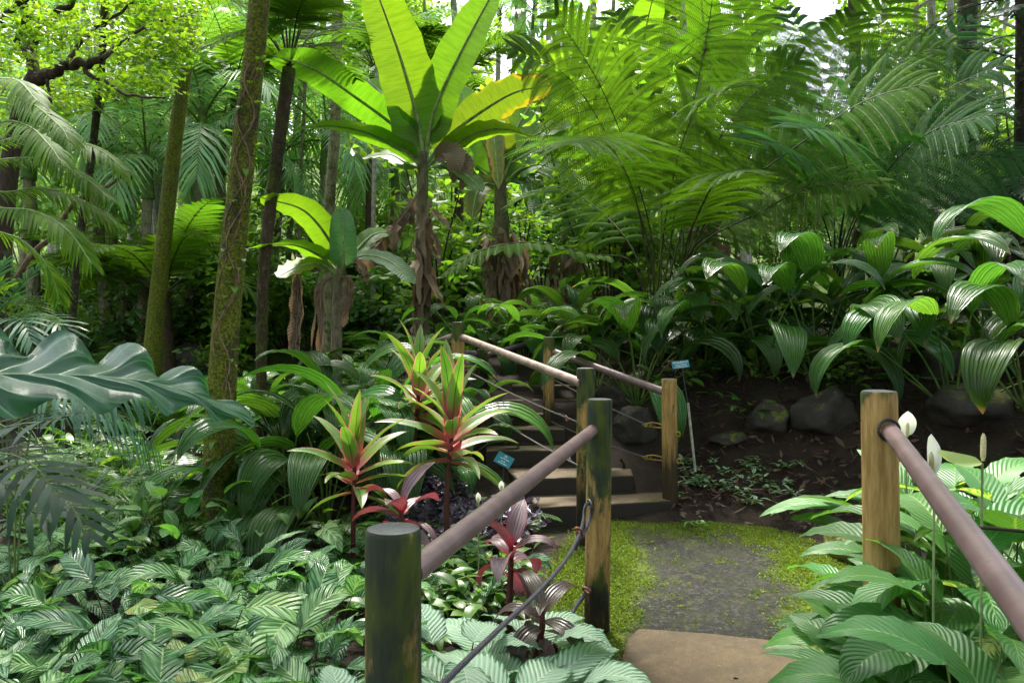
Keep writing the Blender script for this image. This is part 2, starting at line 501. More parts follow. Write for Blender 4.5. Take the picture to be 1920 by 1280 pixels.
ML['moss'] = leaf_mat('moss tuft', (.120, .180, .012), None, .8, .3, tint=(1.8, 1.8, .7), dv=.5, dh=.02)
ML['litter'] = leaf_mat('fallen leaf', (.075, .042, .024), None, .7, .15, tint=(1.4, 1., .7), dv=.7, dh=.03)

def m_simple(name, c, rough=.6, scale=8, var=.35, bump=.3, bd=.01, spec=.4, metal=0., stretch=(1, 1, 1)):
    n = NT(name)
    f = n.noise(scale, 5, n.objco(stretch))
    col = n.mix(n.step(f, .3, .72), tuple(x * (1 - var) for x in c), tuple(min(1, x * (1 + var)) for x in c))
    return n.surf(col, rough, n.bump(f, bump, bd), spec, metal=metal)

def m_stalk(name, c):
    n = NT(name)
    col = n.vary(n.mix(n.step(n.noise(12, 3, n.objco()), .35, .7), c, tuple(x * .55 for x in c)), .3, .02)
    return n.surf(col, .6, None, .15)

MS = {
    'green': m_stalk('green stalk', (.10, .17, .035)),
    'dark': m_stalk('dark stalk', (.035, .045, .018)),
    'red': m_stalk('red brown stalk', (.10, .035, .025)),
    'fernstalk': m_stalk('fern stalk', (.05, .055, .016)),
    'pale': m_stalk('pale green stalk', (.26, .34, .14)),
}

def m_trunk(name, bark, moss, amt, rings=0., sc_=1.0, mc2=(.05, .075, .008)):
    n = NT(name)
    co = n.objco((1, 1, .28)); co2 = n.objco((1, 1, .7))
    g = n.noise(38 * sc_, 6, co, .65)
    big = n.noise(4.5 * sc_, 6, co2, .7)
    c = n.mix(n.step(g, .3, .7), tuple(x * .45 for x in bark), bark)
    lich = n.step(n.noise(9 * sc_, 4, n.objco((1.3, 1.3, 1))), .60, .68)
    c = n.mix(n.mt('MULTIPLY', lich, .22), c, (.30, .31, .24))
    if rings:
        z = n.node('SeparateXYZ', {0: n.objco()}).outputs[2]
        rg = n.step(n.mt('SINE', n.mt('MULTIPLY', n.mt('ADD', z, n.mt('MULTIPLY', n.noise(2, 2, n.objco()), .12)), rings)), .80, 1.0)
        c = n.mix(n.mt('MULTIPLY', rg, .55), c, tuple(x * .4 for x in bark))
    mk = n.step(n.mt('ADD', n.mt('MULTIPLY', big, .62), n.mt('MULTIPLY', n.noise(30 * sc_, 5, n.objco(), .75), .38)), .985 - amt, 1.06 - amt)
    c = n.mix(n.mt('MULTIPLY', n.step(n.noise(3.2, 6, n.objco((1, 1, .5)), .75), .52, .62), .6), c, tuple(x * .3 for x in bark))
    mcol = n.mix(n.step(n.noise(60, 3, n.objco()), .35, .7), mc2, moss)
    c = n.mix(mk, c, mcol)
    c = n.mix(n.mt('MULTIPLY', n.step(n.noise(2.6 * sc_, 7, n.objco((1.2, 1.2, .35)), .78), .50, .60), .62), c, n.mix(g, (.018, .015, .010), (.07, .058, .04)))
    h = n.mt('ADD', n.mt('MULTIPLY', g, .6), n.mt('MULTIPLY', mk, n.rng(n.noise(120, 2, n.objco()), .3, 1.2)))
    return n.surf(c, .85, n.bump(h, .9, .02), .25)

MT = {
    'mossy': m_trunk('mossy palm trunk', (.15, .12, .08), (.20, .205, .016), .60, 26),
    'thickmoss': m_trunk('thickly mossed trunk', (.075, .055, .036), (.19, .20, .012), .70, 0),
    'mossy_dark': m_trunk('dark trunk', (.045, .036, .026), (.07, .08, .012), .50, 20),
    'fern': m_trunk('fibrous tree fern trunk', (.085, .056, .034), (.10, .12, .014), .50, 0),
    'pale': m_trunk('pale palm trunk', (.46, .43, .37), (.14, .16, .05), .34, 30),
    'green': m_trunk('greenish palm trunk', (.27, .26, .15), (.13, .16, .03), .46, 30),
    'branch': m_trunk('brown branch bark', (.075, .05, .035), (.07, .08, .015), .40, 0),
    'tan': m_trunk('tan branch bark', (.24, .16, .095), (.10, .11, .03), .35, 0),
    'stem': m_trunk('banana stem', (.24, .21, .13), (.10, .12, .03), .42, 0),
}

def m_post(name, algae, dark=0., teal=.5, seed=0., topalgae=.3, h=1.1):
    """weathered round timber: algae = how much green, dark = how much it blackens towards the foot"""
    n = NT(name)
    mp = n.node('Mapping', {'Location': (seed, seed * 1.7, seed), 'Scale': (1, 1, .10)})
    n.t.links.new(n.node('TexCoord').outputs['Object'], mp.inputs['Vector'])
    mp2 = n.node('Mapping', {'Location': (seed * 2, seed, seed), 'Scale': (1, 1, .35)})
    n.t.links.new(n.node('TexCoord').outputs['Object'], mp2.inputs['Vector'])
    grain = n.noise(55, 6, mp.outputs[0], .65)
    blot = n.noise(9, 6, mp2.outputs[0], .68)
    z = n.node('SeparateXYZ', {0: n.objco()}).outputs[2]
    hz = n.mt('DIVIDE', z, h)
    c = n.mix(n.step(grain, .25, .75), (.20, .115, .032), (.44, .29, .10))
    kn = n.step(n.noise(16, 2, mp2.outputs[0]), .70, .76)
    c = n.mix(n.mt('MULTIPLY', kn, .7), c, (.09, .045, .02))
    a = n.mt('ADD', n.mt('ADD', blot, n.mt('MULTIPLY', n.step(hz, .86, 1.03), topalgae)), n.mt('MULTIPLY', grain, .18))
    k = n.step(a, .78 - algae * .45, .92 - algae * .45)
    ac = n.mix(n.step(n.noise(13, 4, mp2.outputs[0]), .55 - teal * .35, .72 - teal * .2), (.046, .078, .006), (.005, .026, .018))
    c = n.mix(n.mt('MULTIPLY', k, .93), c, ac)
    fleck = n.step(n.noise(90, 3, mp.outputs[0]), .68, .76)
    c = n.mix(n.mt('MULTIPLY', fleck, .22), c, (.12, .11, .045))
    if dark:
        d = n.step(n.mt('ADD', n.mt('MULTIPLY', n.noise(9, 6, mp.outputs[0], .75), .9), n.mt('MULTIPLY', hz, -.85)), .12 - dark * .35, .34 - dark * .35)
        c = n.mix(n.mt('MULTIPLY', d, .9), c, (.012, .011, .008))
        crack = n.step(n.noise(20, 4, mp.outputs[0], .6), .66, .69)
        c = n.mix(n.mt('MULTIPLY', crack, .8), c, (.012, .009, .006))
    bm = n.bump(n.mt('ADD', grain, n.mt('MULTIPLY', blot, .4)), .5, .006)
    return n.surf(c, .7, bm, .2)

M_TOP = m_simple('cut timber end', (.030, .034, .045), .45, 26, .5, .4, .004, .5)
def m_rail():
    n = NT('mauve painted rail')
    co = n.objco()
    c = n.mix(n.step(n.noise(9, 5, co), .35, .7), (.118, .072, .072), (.180, .115, .112))
    c = n.mix(n.mt('MULTIPLY', n.step(n.noise(28, 6, co, .8), .56, .66), .65), c, (.10, .065, .055))
    c = n.mix(n.mt('MULTIPLY', n.step(n.noise(6, 5, co, .7), .64, .72), .45), c, (.10, .11, .04))
    return n.surf(c, n.rng(n.noise(20, 3, co), .32, .5), n.bump(n.noise(60, 4, co), .12, .003), .45)
M_RAIL = m_rail()
M_RAIL2 = m_simple('weathered rail', (.20, .14, .11), .5, 14, .35, .2, .003)
M_RAILP = m_simple('dark purple rail', (.085, .05, .085), .45, 14, .35, .2, .003)
M_STEEL = m_simple('dull steel', (.16, .155, .16), .45, 40, .4, .2, .002, .5, .6)
M_RUST = m_simple('rusty clamp', (.20, .075, .04), .6, 60, .5, .4, .003)
M_YROPE = m_simple('yellow rope', (.26, .18, .04), .7, 60, .3, .3, .003)
def m_cable(name, c, k):
    n = NT(name); uvv, U, V = n.uv()
    s_ = n.mt('SINE', n.mt('MULTIPLY', n.mt('ADD', n.mt('MULTIPLY', V, k), n.mt('MULTIPLY', U, 3.)), 6.2832))
    col = n.mix(n.step(s_, -.9, .6), tuple(x * .35 for x in c), c)
    return n.surf(col, .5, n.bump(s_, .9, .004), .4)
M_CABLE = m_cable('twisted cable', (.10, .095, .12), 60)
M_WIRE = m_cable('thin wire rope', (.28, .27, .26), 120)

def m_ground():
    n = NT('forest soil')
    co = n.objco()
    f = n.noise(3.5, 8, co, .7); g = n.noise(45, 5, co, .7)
    c = n.mix(n.step(f, .3, .7), (.016, .010, .007), (.040, .026, .018))
    c = n.mix(n.mt('MULTIPLY', n.step(g, .58, .70), .6), c, (.07, .045, .03))
    c = n.mix(n.mt('MULTIPLY', n.step(n.noise(1.3, 6, co, .7), .56, .66), .7), c, (.022, .036, .008))
    y = n.node('SeparateXYZ', {0: co}).outputs[1]
    gc = n.mt('MULTIPLY', n.step(n.mt('ADD', y, n.mt('MULTIPLY', f, 5.)), 12, 17), n.step(n.noise(1.1, 7, co, .75), .36, .5))
    c = n.mix(gc, c, n.mix(g, (.08, .14, .03), (.17, .25, .05)))
    return n.surf(c, .9, n.bump(n.mt('ADD', f, n.mt('MULTIPLY', g, .5)), 1.0, .05), .25)
M_GROUND = m_ground()

def m_path():
    n = NT('mossy asphalt')
    uvv, U, V = n.uv()
    co = n.objco()
    g = n.noise(95, 6, co, .85); f = n.noise(3.0, 6, co, .65)
    vo = n.node('TexVoronoi', {'Scale': 55., 'Vector': co}).outputs['Color']
    vs = n.node('SeparateXYZ', {0: vo}).outputs[0]
    c = n.mix(n.step(g, .35, .7), (.005, .005, .0055), (.028, .027, .025))
    c = n.mix(n.mt('MULTIPLY', n.step(vs, .72, .9), .6), c, (.065, .062, .055))
    c = n.mix(n.mt('MULTIPLY', n.step(vs, .3, .12), .6), c, (.006, .006, .006))
    film = n.step(n.mt('ADD', n.noise(5, 7, co, .78), n.mt('MULTIPLY', g, .35)), .62, .86)
    c = n.mix(n.mt('MULTIPLY', film, .6), c, (.050, .058, .012))
    c = n.mix(n.mt('MULTIPLY', n.step(n.noise(1.7, 5, co, .6), .42, .62), .45), c, (.014, .014, .012))
    au = n.mt('ABSOLUTE', n.mt('MULTIPLY_ADD', U, 2., -1.))
    av = n.mt('ABSOLUTE', n.mt('MULTIPLY_ADD', V, 2., -1.))
    e = n.mt('MAXIMUM', au, n.mt('MULTIPLY', n.mt('POWER', av, 2.), .95))
    k = n.mt('ADD', n.mt('ADD', n.mt('MULTIPLY', e, .62), n.mt('MULTIPLY', f, .62)), n.mt('MULTIPLY', n.noise(38, 5, co, .75), .42))
    mk = n.step(k, .80, 1.02)
    mc = n.mix(n.step(n.noise(80, 4, co), .3, .7), (.04, .062, .006), (.13, .185, .012))
    c = n.mix(n.mt('MULTIPLY', mk, .9), c, mc)
    b = n.bump(n.mt('ADD', n.mt('MULTIPLY', g, .5), n.mt('MULTIPLY', mk, n.noise(110, 3, co))), .8, .01)
    rough = n.mix(mk, n.mix(n.step(f, .35, .6), (.75,) * 3, (.52,) * 3), (.9,) * 3)
    return n.surf(c, rough, b, .10)
M_PATH = m_path()

def m_concrete(name, c, moss=.4, fine=140):
    n = NT(name); co = n.objco()
    f = n.noise(5, 6, co, .65); g = n.noise(fine, 3, co, .6)
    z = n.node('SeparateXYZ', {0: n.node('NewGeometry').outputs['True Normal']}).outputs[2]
    col = n.mix(n.step(f, .3, .72), tuple(x * .5 for x in c), c)
    st = n.step(n.noise(2.2, 7, co, .72), .50, .62)
    col = n.mix(n.mt('MULTIPLY', st, .55), col, tuple(x * .28 for x in c))
    sc2 = n.noise(1., 5, n.objco((150, 24, 30)), .8)
    col = n.mix(n.mt('MULTIPLY', n.step(sc2, .42, .66), .55), col, tuple(x * .35 for x in c))
    col = n.mix(n.mt('MULTIPLY', n.step(g, .45, .7), .35), col, tuple(x * .35 for x in c))
    col = n.mix(n.mt('MULTIPLY', n.step(n.noise(60, 2, co), .66, .74), .5), col, tuple(min(1, x * 2.2) for x in c))
    # upright faces such as the risers are coloured nearly black
    mk = n.step(n.mt("ADD", n.noise(4.2, 6, co, .7), n.mt('MULTIPLY', n.noise(50, 3, co), .25)), .98 - moss, 1.06 - moss)
    col = n.mix(n.mt('MULTIPLY', mk, .9), col, n.mix(g, (.05, .065, .008), (.15, .17, .015)))
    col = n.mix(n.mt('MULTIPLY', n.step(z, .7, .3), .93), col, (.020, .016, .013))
    return n.surf(col, .75, n.bump(n.mt('ADD', g, f), .6, .008), .35)
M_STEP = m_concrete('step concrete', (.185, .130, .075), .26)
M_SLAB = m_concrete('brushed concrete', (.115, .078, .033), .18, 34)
def m_rock(name, c, moss):
    n = NT(name); co = n.objco()
    f = n.noise(4, 7, co, .7); g = n.noise(30, 5, co, .7)
    z = n.node('SeparateXYZ', {0: n.node('NewGeometry').outputs['Normal']}).outputs[2]
    col = n.mix(n.step(f, .3, .7), tuple(x * .4 for x in c), c)
    mk = n.step(n.mt('ADD', n.mt('ADD', f, n.mt('MULTIPLY', z, .22)), n.mt('MULTIPLY', g, .25)), 1.08 - moss, 1.2 - moss)
    col = n.mix(mk, col, n.mix(n.step(g, .3, .7), (.04, .05, .006), (.13, .14, .014)))
    return n.surf(col, .7, n.bump(n.mt('ADD', f, n.mt('MULTIPLY', g, .4)), .9, .03), .35)
M_ROCK = m_rock('dark basalt', (.050, .042, .033), .28)
M_ROCKM = m_rock('mossy stone', (.07, .06, .045), .72)
def m_water():
    n = NT('stream water')
    return n.surf((.02, .025, .022), .08, n.bump(n.noise(14, 4, n.objco()), .4, .02), .6)
M_WATER = m_water()
M_FOAM = m_simple('white water', (.75, .78, .8), .5, 12, .2, .5, .02)
M_SIGN = m_simple('teal engraved plastic', (.008, .17, .21), .4, 10, .12, .05, .002, .5)
M_LETTER = m_simple('white lettering', (.72, .80, .80), .6, 10, .05, 0, .001)
M_STAKE = m_simple('pale stake', (.36, .37, .29), .5, 20, .3, .2, .003)
M_DARKSTAKE = m_simple('dark stake', (.03, .035, .03), .5, 20, .3, .2, .003)

# ------------------------------------------------------------------ setting: ground, path, slab, stairs, stream
def spaced(*segs):
    return np.unique(np.concatenate([np.linspace(a, b, n) for a, b, n in segs]))
gxs = spaced((-110, -20, 14), (-20, -5, 24), (-5, 5, 110), (5, 20, 24), (20, 110, 14))
gys = spaced((-12, 1, 12), (1, 9, 90), (9, 25, 44), (25, 130, 26))
X, Y = np.meshgrid(gxs, gys)
Z = H(X, Y)
bumpz = np.array([[noise.noise(Vector((x * 2.3, y * 2.3, 3.1))) * .05 + noise.noise(Vector((x * 7, y * 7, 1.))) * .018 for x in gxs] for y in gys])
onpath = sst(.15, .5, X) * (1 - sst(1.7, 2.3, X)) * (1 - sst(5.9, 6.3, Y))
Z = Z + bumpz * (1 - onpath) - .03 * onpath
# dip for the stream
st_c = [at(330, 735, 12.5)[:2], at(372, 700, 14.5)[:2], at(345, 660, 16.)[:2]]
mb = MB(); mb.grid(np.stack([X, Y, Z], -1))
g = bpy.data.objects.new('ground', mb.mesh('ground', M_GROUND)); COL.objects.link(g)
tag(g, kind='structure')

mb = MB()
ys = np.linspace(2.2, 6.35, 60)
xl = np.interp(ys, [2.2, 3.3, 3.9, 4.5, 5.3, 6.1, 6.35], [.20, .22, .30, .38, .52, .70, .85])
xr = np.interp(ys, [2.2, 3.4, 4.0, 4.7, 5.3, 5.8, 6.1, 6.35], [1.42, 1.50, 1.68, 2.0, 2.10, 1.98, 1.78, 1.3])
xr = np.convolve(np.pad(xr, 3, 'edge'), np.ones(7) / 7, 'valid')
us = np.linspace(0, 1, 40)
PX = xl[:, None] * (1 - us) + xr[:, None] * us
PZ = .004 + .014 * np.sin(us * np.pi)[None] * np.ones_like(PX)
PZ = PZ + np.array([[noise.noise(Vector((x * 3, y * 3, 5))) * .006 for x in r_] for r_, y in zip(PX, ys)])
edge = np.minimum(us, 1 - us)[None]
PZ = PZ - .05 * (1 - sst(0, .03, edge))
mb.grid(np.stack([PX, np.repeat(ys[:, None], 40, 1), PZ], -1))
o = bpy.data.objects.new('path', mb.mesh('path', M_PATH)); COL.objects.link(o); tag(o, kind='structure')

# moss growing along both sides of the path: nobody could count it
mb = MB()
N = 210000
x = RNG.uniform(.05, 2.15, N); y = RNG.uniform(2.9, 6.25, N)
l_ = np.interp(y, ys, xl); r_ = np.interp(y, ys, xr)
tt = (x - l_) / (r_ - l_)
nz = np.array([noise.noise(Vector((a * 2.6, b * 2.6, 9))) + .5 * noise.noise(Vector((a * 9, b * 9, 2))) + .35 * noise.noise(Vector((a * 28, b * 28, 2))) for a, b in zip(x, y)])
e = np.abs(tt * 2 - 1)
fr = np.maximum(e ** 1.3 * np.where(tt < .5, 1.12, .92), sst(5.3, 6.15, y) * .95)
nz2 = np.array([noise.noise(Vector((a * 7, b * 7, 31))) + .7 * noise.noise(Vector((a * 22, b * 22, 12))) for a, b in zip(x, y)])
dens = np.maximum(sst(.34, .90, fr * .95 + nz * .56), .02 + .30 * sst(.25, .75, nz2 + .5 * fr))
dens = dens * sst(3.15, 3.45, y) * sst(-.18, -.06, tt) * (1 - sst(1.0, 1.12, tt))
inslab = (y < 3.92 - (x - .55) * .17) & (x > .50 + (3.9 - y) * .18) & (x < 1.42)
dens[inslab & (RNG.random(N) > .05)] = 0
keep = RNG.random(N) < dens
x, y, tt, nz = x[keep], y[keep], tt[keep], nz[keep]
n_ = len(x)
mound = .018 * sst(.35, .0, tt) + .012
C = np.stack([x, y, .012 + RNG.random(n_) * mound], 1)
th = RNG.uniform(0, 6.28, n_); el = RNG.uniform(.1, 1.2, n_); L = RNG.uniform(.003, .010, n_)
A = np.stack([np.cos(th) * np.cos(el), np.sin(th) * np.cos(el), np.sin(el)], 1) * L[:, None]
Bv = nrmz(np.cross(A, RNG.normal(size=(n_, 3)))) * (L * .5)[:, None]
mb.quads(C, A, Bv, RNG.random(n_))
o = bpy.data.objects.new('moss', mb.mesh('moss', ML['moss'])); COL.objects.link(o); tag(o, kind='stuff')

def poly_slab(mb, pts, z0, z1, seg=.06, rough=.006, sd=0.):
    """a cast slab with the outline pts (counter-clockwise), softly worn edges"""
    P = np.array(pts + [pts[0]], float)
    out = []
    for a, b in zip(P[:-1], P[1:]):
        k = max(2, int(np.linalg.norm(b - a) / seg))
        out += [a + (b - a) * i / k for i in range(k)]
    out = np.array(out + [out[0]])
    c = out[:-1].mean(0)
    j = np.array([noise.noise(Vector((p[0] * 6, p[1] * 6, sd))) * rough * 2 for p in out]); j[-1] = j[0]
    d = nrmz(out - c)
    rows = []
    for z, ins in ((z0, 0), (z0 * .5 + z1 * .5, 0), (z1 - .018, .001), (z1 - .006, .006), (z1, .018)):
        q = out - d * (ins + j[:, None] * .6)
        rows.append(np.column_stack([q, np.full(len(q), z) + (j * .5 if z > z0 else 0)]))
    for k in (.75, .5, .25, .02):
        q = c + (out - d * .02 - c) * k
        rows.append(np.column_stack([q, np.full(len(q), z1 + .002)]))
    mb.grid(np.array(rows))

mb = MB()
poly_slab(mb, [(.37, 3.0), (1.48, 2.9), (1.43, 3.5), (1.28, 3.76), (.95, 3.86), (.62, 3.92), (.55, 3.80), (.46, 3.45)], -.2, .034, sd=3)
solo('concrete_slab', mb, M_SLAB, (.9, 3.4, 0), 'worn sandy brown concrete slab at the near end of the mossy path', 'paving slab', smooth=False)

stairs = empty('garden_stairs', (.6, 6.2, 0), 'dark concrete garden steps with mossy treads climbing away from the path between timber handrails', 'stairs')
STEPS = [  # left front, right front (x, y), right back, left back, top z
    ([(.20, 6.02), (1.30, 6.30), (1.34, 6.72), (.10, 6.62)], .16),
    ([(.05, 6.42), (1.00, 6.56), (1.05, 7.02), (-.1, 7.06)], .305),
    ([(-.22, 6.90), (.62, 6.97), (.66, 7.40), (-.25, 7.4)], .455),
    ([(-.30, 7.22), (.48, 7.27), (.52, 7.72), (-.3, 7.75)], .60),
    ([(-.22, 7.58), (.50, 7.62), (.55, 8.06), (-.2, 8.1)], .70),
    ([(-.10, 7.92), (.72, 7.95), (.75, 8.45), (-.1, 8.5)], .80),
    ([(.0, 8.30), (.75, 8.34), (.75, 8.9), (.0, 8.9)], .92)]
for i, (pts, z) in enumerate(STEPS):
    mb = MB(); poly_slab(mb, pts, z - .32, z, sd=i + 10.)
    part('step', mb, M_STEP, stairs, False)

mb = MB()
w = crom([at(312, 765, 11.5) + (0, 0, .12), at(335, 722, 12.8) + (0, 0, .1), at(368, 700, 14.2), at(350, 668, 15.6), at(395, 640, 17)], 30)
t = np.linspace(0, 1, 30)
sgn = np.linspace(-1, 1, 7)
mb.grid(np.stack([w + np.array([1, .2, 0]) * s_ * .45 for s_ in sgn], 1))
o = bpy.data.objects.new('stream_water', mb.mesh('stream_water', M_WATER)); COL.objects.link(o); tag(o, kind='structure')
for nm_, px, py, Y_, hh in (('small_cascade', 388, 648, 15.8, .34), ('small_cascade', 326, 700, 12.9, .28)):
    p = at(px, py, Y_)
    mb = MB()
    aa = np.linspace(0, 1, 9)[:, None]; bb = np.linspace(-1, 1, 6)[None]
    mb.grid(np.stack([p[0] + bb * .09 * (1 + .7 * aa), p[1] - .16 * aa + 0 * bb - .05 * np.cos(bb * 2), p[2] + .1 - hh * aa ** 1.6 + .02 * np.sin(bb * 9 + aa * 5)], -1))
    solo(nm_, mb, M_FOAM, p, 'thin white cascade of water between dark boulders %s' % ('higher up the stream' if py < 680 else 'beside the thickly mossed trunk'), 'cascade', 'cascades of the stream')

# ------------------------------------------------------------------ rocks
def rock_mb(c, r, sx=1, sy=1, sz=.75, sd=0, n=30):
    mb = MB()
    th = np.linspace(0, np.pi, n); ph = np.linspace(0, 2 * np.pi, n * 2 + 1)
    T, Ph = np.meshgrid(th, ph, indexing='ij')
    d = np.stack([np.sin(T) * np.cos(Ph), np.sin(T) * np.sin(Ph), np.cos(T)], -1)
    rs = np.random.default_rng(int(sd * 10) + 3)
    pn = nrmz(rs.normal(size=(15, 3))); po = rs.uniform(.72, 1.0, 15)
    k = np.min(po / np.maximum(d @ pn.T, .05), -1); k = np.minimum(k, 1.2)
    for i in range(T.shape[0]):
        for j in range(T.shape[1]):
            v = Vector(d[i, j]) + Vector((sd * 3.1, sd * 1.7, sd))
            k[i, j] *= 1 + .10 * noise.noise(v * 1.7) + .06 * noise.noise(v * 4) + .03 * noise.noise(v * 9)
    k[:, -1] = k[:, 0]
    P = d * k[..., None] * r * np.array([sx, sy, sz]) + np.asarray(c, float)
    mb.grid(P[:, ::-1])
    return mb
ROCKS = [  # px, py (centre), depth, radius, squash, mossy, label
    (1556, 832, 7.0, .25, .9, 0, 'round brown boulder with a mossy patch embedded in the bank behind the path'),
    (1440, 842, 7.15, .20, .7, 0, 'low dark stone in the bank, between the round boulder and the whaleback sign'),
    (1365, 862, 7.1, .13, .6, 0, 'small dark stone half buried at the bank foot near the pale stake'),
    (1770, 700, 7.2, .34, .8, 0, 'big shaded rock under the hanging whaleback leaves'),
    (1815, 815, 6.6, .28, .8, 0, 'shaded rock behind the white peace lily flower'),
    (1605, 1010, 5.2, .17, .85, 1, 'moss covered stone at the path edge beside the yellow timber post'),
    (1160, 745, 8.0, .24, .8, 0, 'grey stone behind the handrail post at the stair foot'),
    (1190, 800, 7.4, .20, .8, 0, 'dark stone beside the steps under the mauve rail'),
    (148, 772, 10.3, .44, .7, 0, 'brown stream boulder under the big wavy leaf'),
    (82, 788, 10.0, .34, .7, 1, 'yellowish mossy boulder beside the brown stream boulder'),
    (352, 690, 12.3, .40, .8, 0, 'dark wet boulder between the two mossy trunks'),
    (398, 675, 13.5, .55, .7, 1, 'large mossy boulder above the little stream'),
    (352, 648, 15.0, .45, .8, 0, 'rounded grey boulder beside the upper cascade'),
    (385, 636, 16.5, .45, .7, 0, 'dark boulder at the top of the little stream'),
    (310, 700, 12.2, .28, .8, 0, 'smooth blue-grey boulder touching the thickly mossed trunk'),
]
for i, (px, py, Y_, r, sq, ms, lb) in enumerate(ROCKS):
    p = at(px, py, Y_)
    zz = float(H(p[0], p[1]))
    if abs(p[2] - zz) > r * .5 and i < 10: p[2] = min(max(p[2], zz - r * .1), zz + r * .45)
    solo('boulder', rock_mb(p, r, 1.15, 1, sq, i * 2.3 + 1), M_ROCKM if ms else M_ROCK, p, lb, 'rock', 'rocks of the bank and stream')

# ------------------------------------------------------------------ handrails
def post(parent, x, y, z0, z1, r, mat, lean=(0, 0), label=None):
    mb = MB()
    n = 14
    zs = np.linspace(z0, z1 - .012, n)
    rr = r * (1.03 - .03 * (zs - z0) / (z1 - z0))
    prof = [(a, b) for a, b in zip(rr, zs)] + [(r * .975, z1 - .005), (r * .93, z1)]
    sd_ = random.random() * 9
    wob = lambda th: 1 + .012 * np.sin(2 * th + sd_) + .008 * np.sin(5 * th + sd_) + .006 * np.sin(9 * th)
    mb.lathe(prof, 36, 0, (x, y, 0), wob=wob)
    mb.lathe([(r * .93, z1), (r * .6, z1 + .003), (r * .25, z1 + .002), (.001, z1 + .003)], 36, 1, (x, y, 0), wob=wob)
    for a in mb.v:
        k = (a[:, 2] - z0)
        a[:, 0] += lean[0] * k; a[:, 1] += lean[1] * k
    me = mb.mesh('post', [mat, M_TOP], True, (x, y, z0))
    o = bpy.data.objects.new('post', me); COL.objects.link(o)
    o.parent = parent
    o.location = Vector((x, y, z0)) - parent.location
    if label: o['label'] = label
    return o

def rail(parent, a, b, r, mat=M_RAIL, name='rail', sag=0., n=24, k=20, vs=1., label=None):
    mb = MB()
    t = np.linspace(0, 1, n)[:, None]
    P = np.asarray(a) * (1 - t) + np.asarray(b) * t
    P[:, 2] -= sag * 4 * t[:, 0] * (1 - t[:, 0])
    mb.tube(P, r, k, cap=True, vs=vs)
    return part(name, mb, mat, parent, label=label)

def loop_tube(parent, name, pts, r, mat, k=8, n=40, vs=1.):
    mb = MB(); mb.tube(crom(pts, n), r, k, cap=True, vs=vs); return part(name, mb, mat, parent)

def ring(parent, name, c, R_, r, mat, ax=(0, 1, 0)):
    ax = nrmz(np.array(ax, float)); a = nrmz(np.cross(ax, (0.3, .2, 1))); b = np.cross(ax, a)
    th = np.linspace(0, 2 * np.pi, 22)
    mb = MB(); mb.tube(np.asarray(c) + R_ * (a * np.cos(th)[:, None] + b * np.sin(th)[:, None]), r, 8)
    return part(name, mb, mat, parent)

# near railing on the bed side
nl = at(737, 990, 1.71); ml = at(1119, 748, 3.9)
hr1 = empty('timber_handrail', (nl[0], nl[1], 0), 'two green-stained timber posts joined by a thick mauve rail, along the calathea bed', 'handrail')
M_P1 = m_post('post timber heavily greened', .78, .55, .55, 1.3, .1)
M_P2 = m_post('post timber half greened', .50, .22, .55, 4.1, .45)
M_P3 = m_post('post timber yellow with green top', .13, .05, .5, 7.3, .35, 1.38)
M_P4 = m_post('post timber yellow with dark foot', .12, .55, .2, 9.9, .1)
M_P5 = m_post('post timber greenish', .45, .45, .5, 12.1, .4)
post(hr1, nl[0], nl[1], -.15, nl[2], .060, M_P1, label='dark green mossy post close to the camera')
post(hr1, ml[0], ml[1], -.1, ml[2], .060, M_P2, (.012, 0), label='green and yellow post with a black split')
a = at(770, 1074, 1.74); b = at(1112, 806, 3.87)
rail(hr1, a, b, .0285)
# cable through the eye of the post down to below the near post
eye = at(1102, 946, 3.83)
cb = loop_tube(hr1, 'cable', [at(1109, 942, 3.84), at(1098, 948, 3.80), at(1094, 975, 3.76), at(1085, 1005, 3.6), at(1060, 1050, 3.3), at(1010, 1108, 2.9), at(950, 1165, 2.5), at(880, 1232, 2.1), at(800, 1310, 1.8), at(750, 1340, 1.7)], .0085, M_CABLE, 8, 70, 4.)
loop_tube(hr1, 'cable', [at(1110, 950, 3.86), at(1106, 972, 3.83), at(1096, 998, 3.72), at(1084, 1012, 3.6), at(1080, 1030, 3.62)], .0085, M_CABLE, 8, 30, .5)
ring(hr1, 'eye_bolt', at(1106, 944, 3.835), .020, .005, M_STEEL, (1, .3, .2))
for q in ((1085, 994, 3.64), (1088, 1002, 3.66)):
    ring(cb, 'clamp', at(*q), .017, .006, M_RUST, (.5, .6, .6))
loop_tube(hr1, 'cable', [at(1112, 1098, 3.86), at(1098, 1112, 3.82), at(1078, 1140, 3.72), at(1062, 1172, 3.6), at(1048, 1200, 3.5)], .010, M_CABLE, 8, 30, .8)
ring(hr1, 'clamp', at(1100, 1106, 3.80), .020, .006, M_RUST, (.5, .6, .6))

# right-hand railing
rp = at(1664, 733, 2.8)
hr2 = empty('timber_handrail', (rp[0], rp[1], 0), 'single yellow timber post holding a mauve rail that runs past the peace lilies', 'handrail')
post(hr2, rp[0], rp[1], -.05, rp[2], .0605, M_P3, (-.022, 0))
a = at(1668, 806, 2.76); b = at(1925, 1152, 1.27); c = b + (b - a) * .9
rail(hr2, a, c, .0285, n=40)
ring(hr2, 'pipe_hole', at(1667, 806, 2.735) , .036, .005, M_DARKSTAKE, (.0, 1., .0))
mb = MB(); mb.tube(crom([at(1770, 1000, 1.86), at(1800, 990, 1.83), at(1860, 990, 1.8), at(1960, 1000, 1.75)], 16), .004, 8)
solo('thin_twig', mb, MT['branch'], at(1800, 990, 1.83), 'thin bare brown twig lying across the mauve rail by the peace lilies', 'twig')

